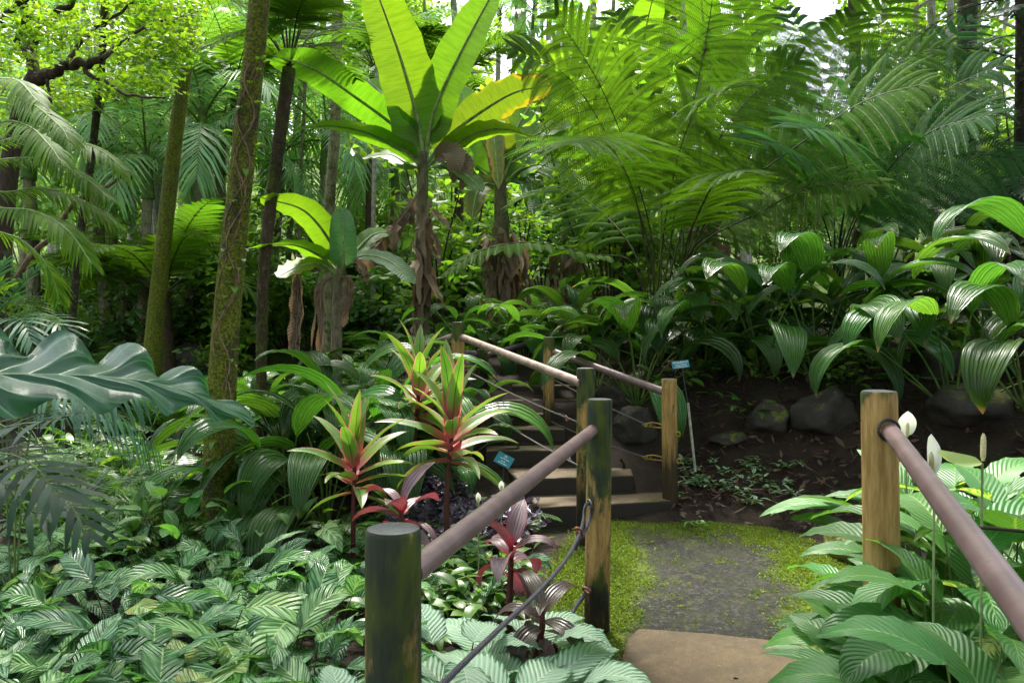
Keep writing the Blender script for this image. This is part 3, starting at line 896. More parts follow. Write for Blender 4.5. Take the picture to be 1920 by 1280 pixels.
# stair railing, left
pA = at(1098, 690, 5.45); pB = at(859, 604, 7.5)
hr3 = empty('timber_handrail', (pA[0], pA[1], 0), 'weathered handrail climbing the bed side of the steps, from the post behind the green one', 'handrail')
post(hr3, pA[0], pA[1], .0, pA[2], .060, M_P5)
post(hr3, pB[0], pB[1], .4, pB[2], .060, m_post('post timber grey green', .35, .35, .3, 2.2, .5))
rail(hr3, at(1090, 718, 5.42), at(866, 632, 7.45), .032, M_RAIL2)
rail(hr3, at(852, 630, 7.5), at(740, 668, 8.8), .032, M_RAIL2)
rail(hr3, at(868, 690, 7.45), at(1086, 792, 5.42), .006, M_WIRE, 'wire', .02, 30, 8, 6)
rail(hr3, at(866, 742, 7.45), at(1084, 872, 5.42), .006, M_WIRE, 'wire', .02, 30, 8, 6)
ring(hr3, 'clamp', at(1062, 784, 5.6), .018, .007, M_RUST, (1, .4, .4)); ring(hr3, 'clamp', at(1068, 862, 5.6), .018, .007, M_STEEL, (1, .4, .4))

# stair railing, right
pC = at(1029, 632, 7.5); pD = at(1258, 710, 6.35)
hr4 = empty('timber_handrail', (pD[0], pD[1], 0), 'handrail on the bank side of the steps with knotted yellow rope on its yellow post', 'handrail')
post(hr4, pC[0], pC[1], .3, pC[2], .052, m_post('post timber brown', .30, .6, .3, 6.2, .4))
post(hr4, pD[0], pD[1], -.05, pD[2], .060, M_P4, (-.012, 0), label='clean yellow timber post with a dark foot')
rail(hr4, at(1040, 660, 7.45), at(1250, 736, 6.35), .032, M_RAIL)
rail(hr4, at(1032, 708, 7.45), at(1215, 797, 6.5), .006, M_WIRE, 'wire', .01, 24, 8, 6)
rail(hr4, at(1034, 790, 7.45), at(1215, 858, 6.5), .006, M_WIRE, 'wire', .02, 24, 8, 6)
for py in (797, 858):
    loop_tube(hr4, 'rope', [at(1205, py - 1, 6.5), at(1222, py - 5, 6.45), at(1238, py - 2, 6.4), at(1251, py + 4, 6.33), at(1240, py + 5, 6.42), at(1222, py + 3, 6.47), at(1208, py + 2, 6.5)], .0055, M_YROPE, 8, 36)
    for q in (1212, 1220): ring(hr4, 'knot', at(q, py - 1, 6.47), .011, .006, M_YROPE, (1, .2, .2))
ring(hr4, 'eye_bolt', at(1271, 814, 6.29), .018, .006, M_YROPE, (0.2, 1, 0))
ring(hr4, 'eye_bolt', at(1273, 864, 6.29), .018, .006, M_YROPE, (0.2, 1, 0))

# railing of the upper walk
pE = at(904, 655, 8.5); pF = at(1016, 618, 9.3)
hr5 = empty('timber_handrail', (pE[0], pE[1], .7), 'dark purple level rail on a teal-green post at the top of the steps', 'handrail')
post(hr5, pE[0], pE[1], .6, pE[2], .062, m_post('post timber teal', .75, .5, .95, 3.4, .4))
post(hr5, pF[0], pF[1], .9, pF[2], .055, m_post('post timber dark', .6, .6, .6, 5.4, .4))
rail(hr5, at(780, 653, 9.1), at(900, 664, 8.48), .032, M_RAILP)
rail(hr5, at(908, 668, 8.48), at(1013, 638, 9.25), .032, M_RAILP)

# ------------------------------------------------------------------ signs
def text_mesh(body, size):
    cu = bpy.data.curves.new('lettering', 'FONT'); cu.body = body; cu.size = size
    cu.align_x = 'CENTER'; cu.align_y = 'CENTER'; cu.extrude = .0006
    ob = bpy.data.objects.new('lettering_source', cu); COL.objects.link(ob)
    dg = bpy.context.evaluated_depsgraph_get()
    me = bpy.data.meshes.new_from_object(ob.evaluated_get(dg))
    bpy.data.objects.remove(ob, do_unlink=True); bpy.data.curves.remove(cu)
    me.materials.clear(); me.materials.append(M_LETTER)
    return me

def sign(label, c, w, h, rot, title, rows, stake_pts, mats, tsize):
    o = empty('plant_sign', stake_pts[0], label, 'sign', 'plant name signs')
    mb = MB(); mb.box((0, 0, 0), (w / 2, h / 2, .002))
    me = mb.mesh('plate', M_SIGN, False)
    pl = bpy.data.objects.new('plate', me); COL.objects.link(pl); pl.parent = o
    pl.location = Vector(c) - o.location; pl.rotation_euler = rot
    bv = pl.modifiers.new('edge', 'BEVEL'); bv.width = .0015; bv.segments = 2
    tx = bpy.data.objects.new('lettering', text_mesh(title, tsize)); COL.objects.link(tx); tx.parent = pl
    tx.location = (0, h * .27, .0028)
    mb = MB()
    rr = random.Random(4)
    for i, (y_, ww) in enumerate(rows):          # the smaller lines are too worn to read in the photo
        x_ = -ww / 2
        while x_ < ww / 2:
            l = rr.uniform(.004, .012)
            mb.box((x_ + l / 2, y_, .0026), (l / 2, .0018, .0005)); x_ += l + rr.uniform(.002, .006)
    rw = bpy.data.objects.new('small_print', mb.mesh('small_print', M_LETTER, False)); COL.objects.link(rw); rw.parent = pl
    for (a, b, r, m) in mats:
        mb = MB(); mb.tube(crom([a, b], 8), r, 8, cap=True); part('stake', mb, m, o)
    return o
c1 = at(1276, 683, 6.6)
sign('small teal sign reading WHALEBACK on a pale leaning stake beside the yellow post', c1, .146, .062, (R(78), R(-6), R(6)), 'WHALEBACK', [(.0, .09), (-.011, .08), (-.022, .11)],
     [at(1303, 880, 6.62)], [(at(1279, 690, 6.63), at(1291, 765, 6.63), .006, M_DARKSTAKE), (at(1290, 755, 6.615), at(1304, 884, 6.615), .011, M_STAKE)], .022)
c2 = at(945, 862, 5.2)
sign('small tilted teal sign on a thin stake among the pink-edged cordylines', c2, .115, .080, (R(55), R(24), R(-18)), 'TI', [(.006, .06), (-.012, .03), (-.026, .06)],
     [at(942, 960, 5.2)], [(at(945, 868, 5.21), at(941, 975, 5.22), .004, M_DARKSTAKE)], .024)
# ------------------------------------------------------------------ plant growers
UP = np.array([0, 0, 1.])
def rnd(a, b): return random.uniform(a, b)

def samp(path, t):
    tt = np.linspace(0, 1, len(path))
    return np.stack([np.interp(t, tt, path[:, k]) for k in range(3)], -1)

def frame(path, nm):
    T = nrmz(np.gradient(path, axis=0)); nm = np.broadcast_to(nm, path.shape)
    S = nrmz(np.cross(T, nm)); return T, S, np.cross(S, T)

def pfrond(mb, path, nm, Ll, n=30, t0=.12, ang=1.05, lift=.15, droop=.5, w=.03, mat=0, mrib=1, r=.010, tipk=.45, K=4):
    """feather palm frond"""
    T, S, Q = frame(path, nm)
    t = np.linspace(t0, .985, n)
    p, T, S, Q = samp(path, t), nrmz(samp(T, t)), nrmz(samp(S, t)), nrmz(samp(Q, t))
    k = (t - t0) / (1 - t0)
    l = Ll * (.45 + .55 * np.sin(np.pi * (.18 + .62 * k))) * (1 - .45 * k ** 4)
    a = ang * (1 - (1 - tipk) * k ** 1.5)
    tau = np.linspace(0, 1, K); wp = np.interp(tau, [0, .3, .7, 1], [.45, 1, .75, .05])
    for s in (-1, 1):
        j = RNG.normal(0, .06, (n, 3))
        d = nrmz(T * np.cos(a)[:, None] + S * (s * np.sin(a))[:, None] + Q * lift + j)
        lj = l * RNG.uniform(.9, 1.08, n)
        P = p[:, None] + d[:, None] * (lj[:, None] * tau)[..., None] - UP * (droop * lj[:, None] * tau ** 2)[..., None]
        wv = nrmz(np.cross(d, Q)) * w * .5
        G = np.stack([P - wv[:, None] * wp[:, None], P + wv[:, None] * wp[:, None]], 2)
        mb.grid(G, RNG.random(n), mat)
    mb.tube(path, np.linspace(r, r * .25, len(path)), 5, mrib, .5)

def tfrond(mb, path, nm, Lp, n=20, t0=.34, nq=30, lq=.06, wq=.016, droop=.22, ang=1.25, mat=0, mrib=1, r=.014, lift=.1, prof=None, mixr=None):
    """twice-divided tree fern frond"""
    T, S, Q = frame(path, nm)
    t = np.linspace(t0, .975, n)
    p, T, S, Q = samp(path, t), nrmz(samp(T, t)), nrmz(samp(S, t)), nrmz(samp(Q, t))
    k = (t - t0) / (1 - t0)
    l = Lp * np.interp(k, [0, .15, .4, .7, 1], [.55, .85, 1, .75, .16])
    a = ang * (1 - .5 * k ** 2)
    tau = np.linspace(.03, 1, nq)
    base_r = RNG.random()
    for s in (-1, 1):
        d = nrmz(T * np.cos(a)[:, None] + S * (s * np.sin(a))[:, None] + Q * lift + RNG.normal(0, .05, (n, 3)))
        lj = l * RNG.uniform(.9, 1.06, n)
        dr = droop * RNG.uniform(.7, 1.3, n)
        kk = np.linspace(0, 1, 7)
        C = p[:, None] + d[:, None] * (lj[:, None] * kk)[..., None] - UP * ((dr * lj)[:, None] * kk ** 2)[..., None]
        wv = nrmz(np.cross(d, Q)) * .0035
        mb.grid(np.stack([C - wv[:, None], C + wv[:, None]], 2), .5, mrib)
        P0 = p[:, None] + d[:, None] * (lj[:, None] * tau)[..., None] - UP * ((dr * lj)[:, None] * tau ** 2)[..., None]
        Td = nrmz(d[:, None] - UP * (2 * dr[:, None] * tau)[..., None])
        Sd = nrmz(np.cross(Td, Q[:, None]))
        ql = lq * (lj[:, None] / Lp) ** .4 * np.interp(tau, [0, .1, .7, 1], [.7, 1, .85, .2])[None]
        for s2 in (-1, 1):
            dd = nrmz(Sd * s2 + Td * .35 - UP * .18)
            A = P0; B = P0 + dd * ql[..., None] * .55 ; Cc = P0 + dd * ql[..., None] - UP * (ql * .12)[..., None]
            wv2 = Td * (wq * .5)
            G = np.stack([np.stack([A - wv2 * .8, A + wv2 * .8], 2), np.stack([B - wv2, B + wv2], 2), np.stack([Cc - wv2 * .3, Cc + wv2 * .3], 2)], 2)
            G = G.reshape(-1, 3, 2, 3)
            mb.grid(G, np.clip(base_r + RNG.normal(0, .12, len(G)), 0, 1), mat)
    mb.tube(path, np.linspace(r, r * .2, len(path)), 6, mrib, .5)

def g_rosette(nl, pet, blade, w, el=(85, 35), droop=(1.2, 2.0), prof=LANCE, mat='whale', stalk='green', M=6, fold=.2, pleat=0., ripple=0., rf=4,
              pdroop=.35, pr=.006, sit=None, n=9, cup=0., lobe=0., tw=.35):
    """petioled leaves in a rosette: returns [(part, mesh)]"""
    L, S = MB(), MB()
    off = rnd(0, 6.28)
    for i in range(nl):
        f = i / max(1, nl - 1)
        az = off + i * 2.4 + rnd(-.3, .3)
        e = R(el[0] + (el[1] - el[0]) * f + rnd(-7, 7))
        pl = rnd(*pet); bl = rnd(*blade); ww = rnd(*w)
        p0 = np.array([math.cos(az), math.sin(az), 0]) * rnd(.01, .05)
        pp, _ = arc(p0, az, e, pl, pdroop * rnd(.5, 1.3), 5)
        S.tube(pp, np.linspace(pr, pr * .6, len(pp)), 5, 0, random.random())
        e1 = e - pdroop * .8 if sit is None else R(rnd(*sit))
        bp, bn = arc(pp[-1], az + rnd(-.25, .25), e1, bl, rnd(*droop), n, 1.2, rnd(-.3, .3))
        bn = nrmz(bn + np.array([-math.sin(az), math.cos(az), 0]) * rnd(-tw, tw))
        L.blade(bp, bn, ww, prof, M, fold * rnd(.5, 1.3), cup, ripple, rf, random.random(), 0, pleat, rnd(0, 6), lobe)
    return [('leaves', L.mesh('leaves', ML[mat])), ('stalks', S.mesh('stalks', MS[stalk]))]

def g_whale(nl=15, s=1.):
    return g_rosette(nl, (.45 * s, .85 * s), (.66 * s, .98 * s), (.22 * s, .31 * s), (86, 30), (1.5, 2.5), LANCE, 'whale', 'green', 10, .25, .05, pdroop=.4, pr=.009, n=10)
def g_calathea(nl=13):
    return g_rosette(nl, (.16, .42), (.26, .40), (.105, .15), (84, 38), (.6, 1.8), OVATE, 'calathea', 'dark', 6, .18, 0, .045, 3, .3, .0035, (-5, 55), 9, tw=.8)
def g_silver(nl=12):
    return g_rosette(nl, (.2, .42), (.30, .42), (.17, .215), (84, 40), (.6, 1.5), OVATE, 'silver', 'red', 6, .15, 0, .035, 5, .3, .0045, (5, 38), 10, lobe=.04)
def g_lily(nl=14, s=1.):
    return g_rosette(nl, (.28 * s, .6 * s), (.38 * s, .54 * s), (.155 * s, .21 * s), (87, 52), (.6, 1.5), OVATE, 'lily', 'green', 8, .16, 0, .022, 5, .35, .005, (15, 50), 11)
def g_ti(nl=20, stem=.35, s=1., mat='ti', w=(.075, .10), L=(.42, .6), el=(88, 2), dk=1.):
    Lf, S = MB(), MB()
    top = np.array([rnd(-.04, .04), rnd(-.04, .04), stem])
    S.tube(crom([(0, 0, -.05), (rnd(-.02, .02), 0, stem * .5), top, top + (0, 0, .1)], 10), np.linspace(.022, .013, 10), 8)
    for i in range(nl):
        f = i / (nl - 1)
        az = i * 2.4 + rnd(-.3, .3)
        e = R(el[0] + (el[1] - el[0]) * f + rnd(-8, 8))
        p0 = top + np.array([0, 0, .10 * (1 - f) - (.20 if mat == 'ti' else .05) * f])
        pp, nn = arc(p0, az, e, rnd(*L) * s * (1 - .15 * f), (rnd(.35, .7) + .7 * f) * dk, 10, 1.6, rnd(-.2, .2))
        nn = nrmz(nn + np.array([-math.sin(az), math.cos(az), 0]) * rnd(-.4, .4))
        Lf.blade(pp, nn, rnd(*w) * s, STRAP if mat == 'ti' else LANCE, 6, .35, 0, .02, 2, random.random(), 0, 0, rnd(0, 6))
    return [('leaves', Lf.mesh('leaves', ML[mat])), ('stem', S.mesh('stem', MS['red']))]
def g_fern(nf=10, L=(.45, .7), mat='groundfern', w=.022, Ll=.11, n=22):
    m = MB()
    for i in range(nf):
        az = i * 2.4 + rnd(-.4, .4)
        pp, nn = arc((0, 0, 0), az, R(rnd(45, 80)), rnd(*L), rnd(1.1, 1.9), 9, 1.2)
        pfrond(m, pp, nn, Ll * rnd(.8, 1.2), n, .15, 1.35, .05, .15, w, 0, 1, .004, .7, 3)
    return [('fern', m.mesh('fern', [ML[mat], MS['fernstalk']]))]
def g_palm(h=10, nf=10, L=(1.7, 2.4), r=.10, bark='pale', mat='palm_far', sh=True, lean=.3, Ll=.6, n=34):
    T_, F, C = MB(), MB(), MB()
    top = np.array([rnd(-lean, lean), rnd(-lean, lean), h])
    pth = crom([(0, 0, -.3), (top[0] * .2 + rnd(-.06, .06), top[1] * .2, h * .35), (top[0] * .6, top[1] * .6 + rnd(-.06, .06), h * .7), top], 20)
    T_.tube(pth, np.interp(np.linspace(0, 1, 20), [0, .06, .3, 1], [r * 1.5, r * 1.1, r, r * .85]), 12, 0, .5, h)
    C.tube(crom([top + (0, 0, -.05), top + (0, 0, .45), top + (0, 0, .8)], 8), np.linspace(r * 1.15, r * .6, 8), 10)
    for i in range(nf):
        az = i * 2.4 + rnd(-.3, .3); f = i / (nf - 1)
        pp, nn = arc(top + (0, 0, .75 - .3 * f), az, R(78 - 70 * f + rnd(-8, 8)), rnd(*L), rnd(1.1, 1.9), 10, 1.3)
        pfrond(F, pp, nn, Ll * rnd(.85, 1.1), n, .14, 1.05, .1, .55, .04, 0, 1, .02, .45, 3)
    return [('trunk', T_.mesh('trunk', MT[bark])), ('crownshaft', C.mesh('crownshaft', MS['green'])), ('fronds', F.mesh('fronds', [ML[mat], MS['green']]))]
def g_treefern(h=2.5, nf=13, L=(1.6, 2.2), r=.08, mat='fern', Lp=.48, n=16, nq=16):
    T_, F = MB(), MB()
    top = np.array([rnd(-.15, .15), rnd(-.15, .15), h])
    T_.tube(crom([(0, 0, -.2), (top[0] * .6, top[1] * .3, h * .5), top], 14), np.linspace(r * 1.25, r, 14), 12, 0, .5, h)
    for i in range(nf):
        az = i * 2.4 + rnd(-.3, .3)
        pp, nn = arc(top, az, R(rnd(25, 68)), rnd(*L), rnd(.9, 1.6), 10, 1.5)
        tfrond(F, pp, nn, Lp * rnd(.85, 1.1), n, .22, nq, .055, .022, .2)
    return [('trunk', T_.mesh('trunk', MT['fern'])), ('fronds', F.mesh('fronds', [ML[mat], MS['fernstalk']]))]
def leafcloud(mb, centres, rad, per, size, flat=.5, mat=0, hang=0.):
    """loose clumps of single leaves around the given centres"""
    c = np.repeat(np.asarray(centres, float), per, 0)
    n = len(c)
    rr = np.repeat(np.broadcast_to(np.asarray(rad, float), (len(centres),)), per)
    d = nrmz(RNG.normal(size=(n, 3))) * (RNG.random(n) ** .5 * rr)[:, None] * np.array([1, 1, flat])
    A = nrmz(RNG.normal(size=(n, 3)) * np.array([1, 1, .45]) - UP * hang) * (size * RNG.uniform(.6, 1.25, n))[:, None] * .5
    nn = nrmz(RNG.normal(size=(n, 3)) * .7 + UP)
    B = nrmz(np.cross(A, nn)) * (size * RNG.uniform(.2, .3, n))[:, None]
    cl = np.repeat(RNG.random(len(centres)), per)
    mb.quads(c + d, A, B, np.clip(cl * .6 + RNG.random(n) * .4, 0, 1), mat, .5)
def g_shrub(h=1.6, nst=6, mat='shrub', size=.11, per=22, spread=.6, nc=5, stem=.014, bark='branch'):
    S, F = MB(), MB()
    cs = []
    for i in range(nst):
        az = i * 2.4 + rnd(-.4, .4); lean = rnd(.1, spread)
        hh = h * rnd(.6, 1)
        tip = np.array([math.cos(az) * lean, math.sin(az) * lean, hh])
        pth = crom([(0, 0, -.1), tip * .5 + (rnd(-.08, .08), rnd(-.08, .08), .05), tip], 8)
        S.tube(pth, np.linspace(stem, stem * .4, 8), 5)
        for k in range(nc):
            cs.append(samp(pth, np.array([rnd(.35, 1.05)]))[0] + RNG.normal(0, .13, 3) * h * .5)
    leafcloud(F, np.array(cs), .20 * h ** .5, per, size)
    return [('leaves', F.mesh('leaves', ML[mat])), ('stems', S.mesh('stems', MT[bark]))]
def g_tree(h=9, r=.13, mat='tree', nl=9, per=90, size=.22, bark='pale', crown=(.45, 1.0), spread=2.2, clumps=6):
    S, F = MB(), MB()
    top = np.array([rnd(-.5, .5), rnd(-.5, .5), h])
    tr = crom([(0, 0, -.3), top * .4 + (rnd(-.15, .15), rnd(-.15, .15), 0), top], 18)
    S.tube(tr, np.linspace(r * 1.2, r * .25, 18), 10, 0, .5, h)
    cs = []
    for i in range(nl):
        t = crown[0] + (crown[1] - crown[0]) * (i + .5) / nl
        p = samp(tr, np.array([t]))[0]
        az = i * 2.4 + rnd(-.5, .5); ln = spread * (1.15 - .6 * (t - crown[0]) / (1 - crown[0])) * rnd(.7, 1.1)
        q = p + np.array([math.cos(az) * ln, math.sin(az) * ln, ln * rnd(.2, .6)])
        br = crom([p, (p + q) / 2 + (0, 0, rnd(-.1, .2)), q], 8)
        S.tube(br, np.linspace(r * .4, r * .08, 8), 6)
        for k in range(clumps):
            cs.append(samp(br, np.array([rnd(.35, 1.08)]))[0] + RNG.normal(0, .28, 3))
    leafcloud(F, np.array(cs), RNG.uniform(.35, .75, len(cs)), per, size, .55, hang=.2)
    return [('trunk', S.mesh('trunk', MT[bark])), ('crown', F.mesh('crown', ML[mat]))]

def gp(px, Y, dz=0.):
    x = gx(px, Y); return (x, Y, float(H(x, Y)) + dz)

# ------------------------------------------------------------------ mossy trunks of the middle ground
def trunk(label, pts, radii, bark, name='palm_tree', h_out=None, vine=False, cat='tree', flare=1.25, crown=0):
    P = np.array([at(*p) for p in pts])
    d = P[-1] - P[-2]; d = d / np.linalg.norm(d)
    top = P[-1] + d * (h_out or 3.)
    base = P[0].copy(); base[2] = float(H(base[0], base[1])) - .2
    if P[0][2] - base[2] < .5: P = np.vstack([base, P[1:], top])
    else: P = np.vstack([base, P, top])
    o = empty(name, (base[0], base[1], base[2] + .2), label, cat)
    pth = crom(P, 70)
    L = np.concatenate([[0], np.cumsum(np.linalg.norm(np.diff(pth, axis=0), axis=1))]); L /= L[-1]
    rr = np.interp(L, np.linspace(0, 1, len(radii)), radii)
    rr = rr * .70 * (1 + (flare - 1) * np.exp(-L * 14)) * (1 + .03 * np.array([noise.noise(Vector((l * 40, rr[0] * 9, 1))) for l in L]))
    mb = MB(); mb.tube(pth, rr, 28, 0, .5, 6)
    for v in mb.v[:1]:
        for i in range(len(v)):
            pass
    part('trunk', mb, MT[bark], o)
    if crown:  # crown above the view, put on and made fuller to shade the foreground
        F = MB()
        for i in range(19):
            az = i * 2.4; f = i / 18
            pp, nn = arc(pth[-1] + (0, 0, .1), az, R(70 - 75 * f), rnd(.8, 1.) * crown, rnd(.8, 1.4), 10, 1.3)
            pfrond(F, pp, nn, .75, 40, .12, 1.05, .1, .5, .05, 0, 1, .02, .45, 3)
        part('fronds', F, [ML['palm_far'], MS['green']], o)
    # moss fringe and shaggy bits standing off the bark
    n = int(1700 * sum(radii) / len(radii) / .12)
    ti = RNG.random(n); p = samp(pth, ti); th = RNG.uniform(0, 6.28, n)
    rad = np.interp(ti, L, rr)
    dv = np.stack([np.cos(th), np.sin(th), np.zeros(n)], 1)
    mf = MB()
    A = nrmz(dv * .7 + RNG.normal(0, .35, (n, 3)) - UP * .6) * RNG.uniform(.010, .034, n)[:, None]
    mf.quads(p + dv * rad[:, None], A, nrmz(np.cross(A, dv + .01)) * RNG.uniform(.004, .010, n)[:, None], RNG.random(n))
    tag(part('moss', mf, ML['moss'], o), kind='stuff')
    return o, pth

tA, pthA = trunk('thick mossy palm trunk with a vine climbing it, rising out of the calathea bed',
        [(405, 1010, 5.6), (413, 790, 5.6), (428, 560, 5.6), (452, 330, 5.6), (475, 120, 5.6), (492, -60, 5.6)], [.150, .140, .122, .105, .098, .088, .08], 'mossy', crown=3.3)
# its climbing vine
mb = MB()
ks = np.linspace(.12, .66, 40)
c = samp(pthA, ks)
cx = c + np.stack([.07 * np.sin(ks * 40) + .02, np.full(40, -.088) + .02 * np.cos(ks * 31), np.zeros(40)], 1)
mb.tube(cx, .005, 6, 1)
mb.tube(c + np.stack([.06 * np.sin(ks * 27 + 2), np.full(40, -.084), np.zeros(40)], 1), .004, 6, 1)
mb.tube(c + np.stack([.03 + .05 * np.sin(ks * 55 + 1), np.full(40, -.09), np.zeros(40)], 1), .006, 6, 1)
for i in range(60):
    k = rnd(.05, .68); p = samp(pthA, np.array([k]))[0]
    az = rnd(-3.2, .1)
    p = p + np.array([math.cos(az), math.sin(az), 0]) * .085
    pp, nn = arc(p, az, R(rnd(0, 40)), rnd(.05, .13), rnd(.8, 1.8), 5)
    mb.blade(pp, nn, rnd(.03, .055), OVATE, 4, .15, rnd=random.random())
solo('climbing_vine', mb, [ML['shrub'], MT['tan']], c[0], 'leafy vine with bare pale stems twining up the thick mossy trunk', 'vine')
trunk('thickly moss-covered leaning trunk between the thin dark trunk and the vine-wrapped one',
      [(280, 790, 10.), (288, 640, 10.), (306, 460, 10.), (330, 250, 10.), (352, 90, 10.), (366, -60, 10.)], [.175, .14, .125, .115, .110, .105], 'thickmoss')
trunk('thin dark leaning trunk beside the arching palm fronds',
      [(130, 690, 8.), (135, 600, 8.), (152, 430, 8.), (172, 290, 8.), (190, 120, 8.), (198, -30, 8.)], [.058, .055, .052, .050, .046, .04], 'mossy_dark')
trunk('straight grey-green trunk behind the small banana plant',
      [(612, 640, 10.5), (617, 500, 10.5), (618, 380, 10.5), (628, 240, 10.5), (632, 60, 10.5), (634, -50, 10.5)], [.105, .10, .10, .098, .095, .09], 'green')
trunk('slender pale bare trunk standing just left of the tall banana stem',
      [(700, 560, 13.), (700, 420, 13.), (702, 300, 13.), (706, 200, 13.), (708, 60, 13.)], [.055, .052, .05, .05, .045], 'pale')
trunk('thin green sapling stem just right of the brown tree fern trunk',
      [(560, 500, 14.), (566, 300, 14.), (575, 100, 14.)], [.04, .04, .035], 'green', 'sapling')
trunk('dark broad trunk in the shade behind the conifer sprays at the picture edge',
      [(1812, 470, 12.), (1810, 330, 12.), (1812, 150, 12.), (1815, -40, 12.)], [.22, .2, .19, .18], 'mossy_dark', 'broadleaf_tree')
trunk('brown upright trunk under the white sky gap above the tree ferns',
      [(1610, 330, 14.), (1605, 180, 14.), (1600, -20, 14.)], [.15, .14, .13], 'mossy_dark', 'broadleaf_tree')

# tall tree fern with the brown trunk
P = [at(488, 690, 8.), at(492, 560, 8.), at(503, 420, 8.), at(520, 290, 8.), at(542, 128, 8.)]
P[0][2] = float(H(P[0][0], 8.)) - .2
tf = empty('tree_fern', (P[0][0], 8., P[0][2] + .2), 'tall tree fern with shaggy dark brown trunk and a spray of dark stalks', 'tree fern')
mb = MB(); pth = crom(P, 40); mb.tube(pth, np.linspace(.052, .066, 40) * (1 + .05 * np.sin(np.arange(40) * 1.9)), 20, 0, .5, 5)
n = 900; ti = RNG.random(n) ** .7; p = samp(pth, ti); th = RNG.uniform(0, 6.28, n)
dv = np.stack([np.cos(th), np.sin(th), np.zeros(n)], 1)
A = nrmz(dv * .5 - UP + RNG.normal(0, .2, (n, 3))) * RNG.uniform(.015, .05, n)[:, None]
mb.quads(p + dv * .055, A, nrmz(np.cross(A, dv)) * .006, RNG.random(n), 0)
part('trunk', mb, MT['fern'], tf)
top = pth[-1]
for i, (tx, ty, tY, L_) in enumerate([(440, -120, 7.2, 1.8), (500, -200, 7.6, 1.8), (555, -200, 8.4, 1.8), (620, -160, 7.5, 1.8), (660, -90, 7.4, 1.8), (680, 80, 9.4, 1.8), (360, -20, 8.5, 1.8),
                                      (600, -20, 6.9, 1.8), (470, -90, 9.2, 1.8), (650, -40, 9.3, 1.8), (380, 90, 7.2, 1.8), (670, 150, 9.6, 1.8)]):
    e = at(tx, ty, tY); m_ = (top + e) / 2 + np.array([0, 0, .28])
    mb = MB(); pp = crom([top, top + (m_ - top) * .5 + (0, 0, .12), m_, e], 16)
    tfrond(mb, pp, nrmz(UP + (e - top) * -.1), .55, 16, .30, 26, .05, .013, .2, r=.011)
    part('frond', mb, [ML['fern'], MS['dark']], tf)

# ------------------------------------------------------------------ bananas
def bleaf(parent, pts, w, mat='banana', nrm=None, name='leaf', M=8, fold=.12, ripple=.035, rf=6, t0=.12, lobe=.03, pet=True, cup=0.):
    P = np.array([at(*p) for p in pts])
    pth = crom(P, 22)
    n0 = int(t0 * 21)
    mb = MB()
    if nrm is None: nrm = (0, -1, .35)
    mb.tube(pth, np.linspace(.030, .006, 22) * (w / .5) ** .5, 8, 1)
    mb.blade(pth[n0:], np.array(nrm, float), w, BANANA, M, fold, cup, ripple, rf, random.random(), 0, 0, rnd(0, 6), lobe)
    return part(name, mb, [ML[mat], MS['pale']], parent)

def deadskirt(parent, px0, px1, py0, py1, Y, n, L=(.25, .6), w=(.07, .16), name='dry_leaves'):
    mb = MB()
    for i in range(n):
        p = at(rnd(px0, px1), rnd(py0, py1), Y + rnd(-.12, .05))
        az = rnd(3.3, 6.1)
        pp, nn = arc(p, az, R(rnd(-88, -50)), rnd(*L), rnd(-.3, .5), 8, 1., rnd(-.8, .8))
        nn = nrmz(nn + RNG.normal(0, .4, 3))
        mb.blade(pp, nn, rnd(*w), beta(.3, .5), 6, rnd(.2, .8), 0, .14, rnd(1.5, 3.), random.random(), 0, 0, rnd(0, 6), .25)
    return part(name, mb, ML['dead'], parent)

YB = 10.
b0 = at(792, 640, YB)
bz = float(H(b0[0], YB))
ban = empty('banana_plant', (b0[0], YB, bz), 'tall banana plant with huge upright glowing leaves and a brown ragged stem beyond the steps', 'banana plant', 'banana plants')
mb = MB(); mb.tube(crom([(b0[0], YB, bz - .2), at(790, 560, YB), at(791, 430, YB), at(793, 310, YB), at(795, 285, YB)], 24), np.linspace(.11, .05, 24), 14, 0, .5, 3)
part('stem', mb, MT['stem'], ban)
bleaf(ban, [(794, 300, YB), (782, 220, YB), (748, 100, YB - .2), (690, -60, YB - .6)], .70, nrm=(.1, -1, .3), fold=.2)
bleaf(ban, [(798, 300, YB), (812, 215, YB), (858, 110, YB - .2), (935, -35, YB - .5)], .62, nrm=(-.2, -1, .3), fold=.22)
bleaf(ban, [(790, 310, YB), (752, 248, YB), (660, 178, YB - .2), (585, 128, YB - 1.6), (508, 104, YB - 2.4)], .46, nrm=(-.35, .55, .75), fold=.15)
bleaf(ban, [(790, 315, YB), (762, 285, YB), (690, 250, YB - .1), (620, 236, YB - 1.4), (545, 244, YB - 2.3)], .36, nrm=(-.1, .45, .9), fold=.1, lobe=.08)
bleaf(ban, [(800, 305, YB), (842, 255, YB), (910, 205, YB - .1), (970, 172, YB - .3), (1035, 160, YB - .6)], .46, 'banana_old', nrm=(.25, .7, .6), lobe=.10)
bleaf(ban, [(802, 312, YB), (850, 272, YB), (905, 246, YB - .1), (960, 244, YB - .4), (1020, 268, YB - .9)], .36, nrm=(0, .4, .9), lobe=.06)
bleaf(ban, [(790, 300, YB + .1), (770, 245, YB + .2), (735, 195, YB + .5), (690, 150, YB + .9)], .36, nrm=(-.3, -.9, .3))
bleaf(ban, [(790, 316, YB), (765, 308, YB + .1), (730, 290, YB + .4), (680, 296, YB + .8)], .30, nrm=(0, -.7, .8))
bleaf(ban, [(797, 300, YB + .1), (808, 250, YB + .3), (822, 225, YB + .7), (850, 175, YB + 1.1)], .38, nrm=(-.2, -1, .2))
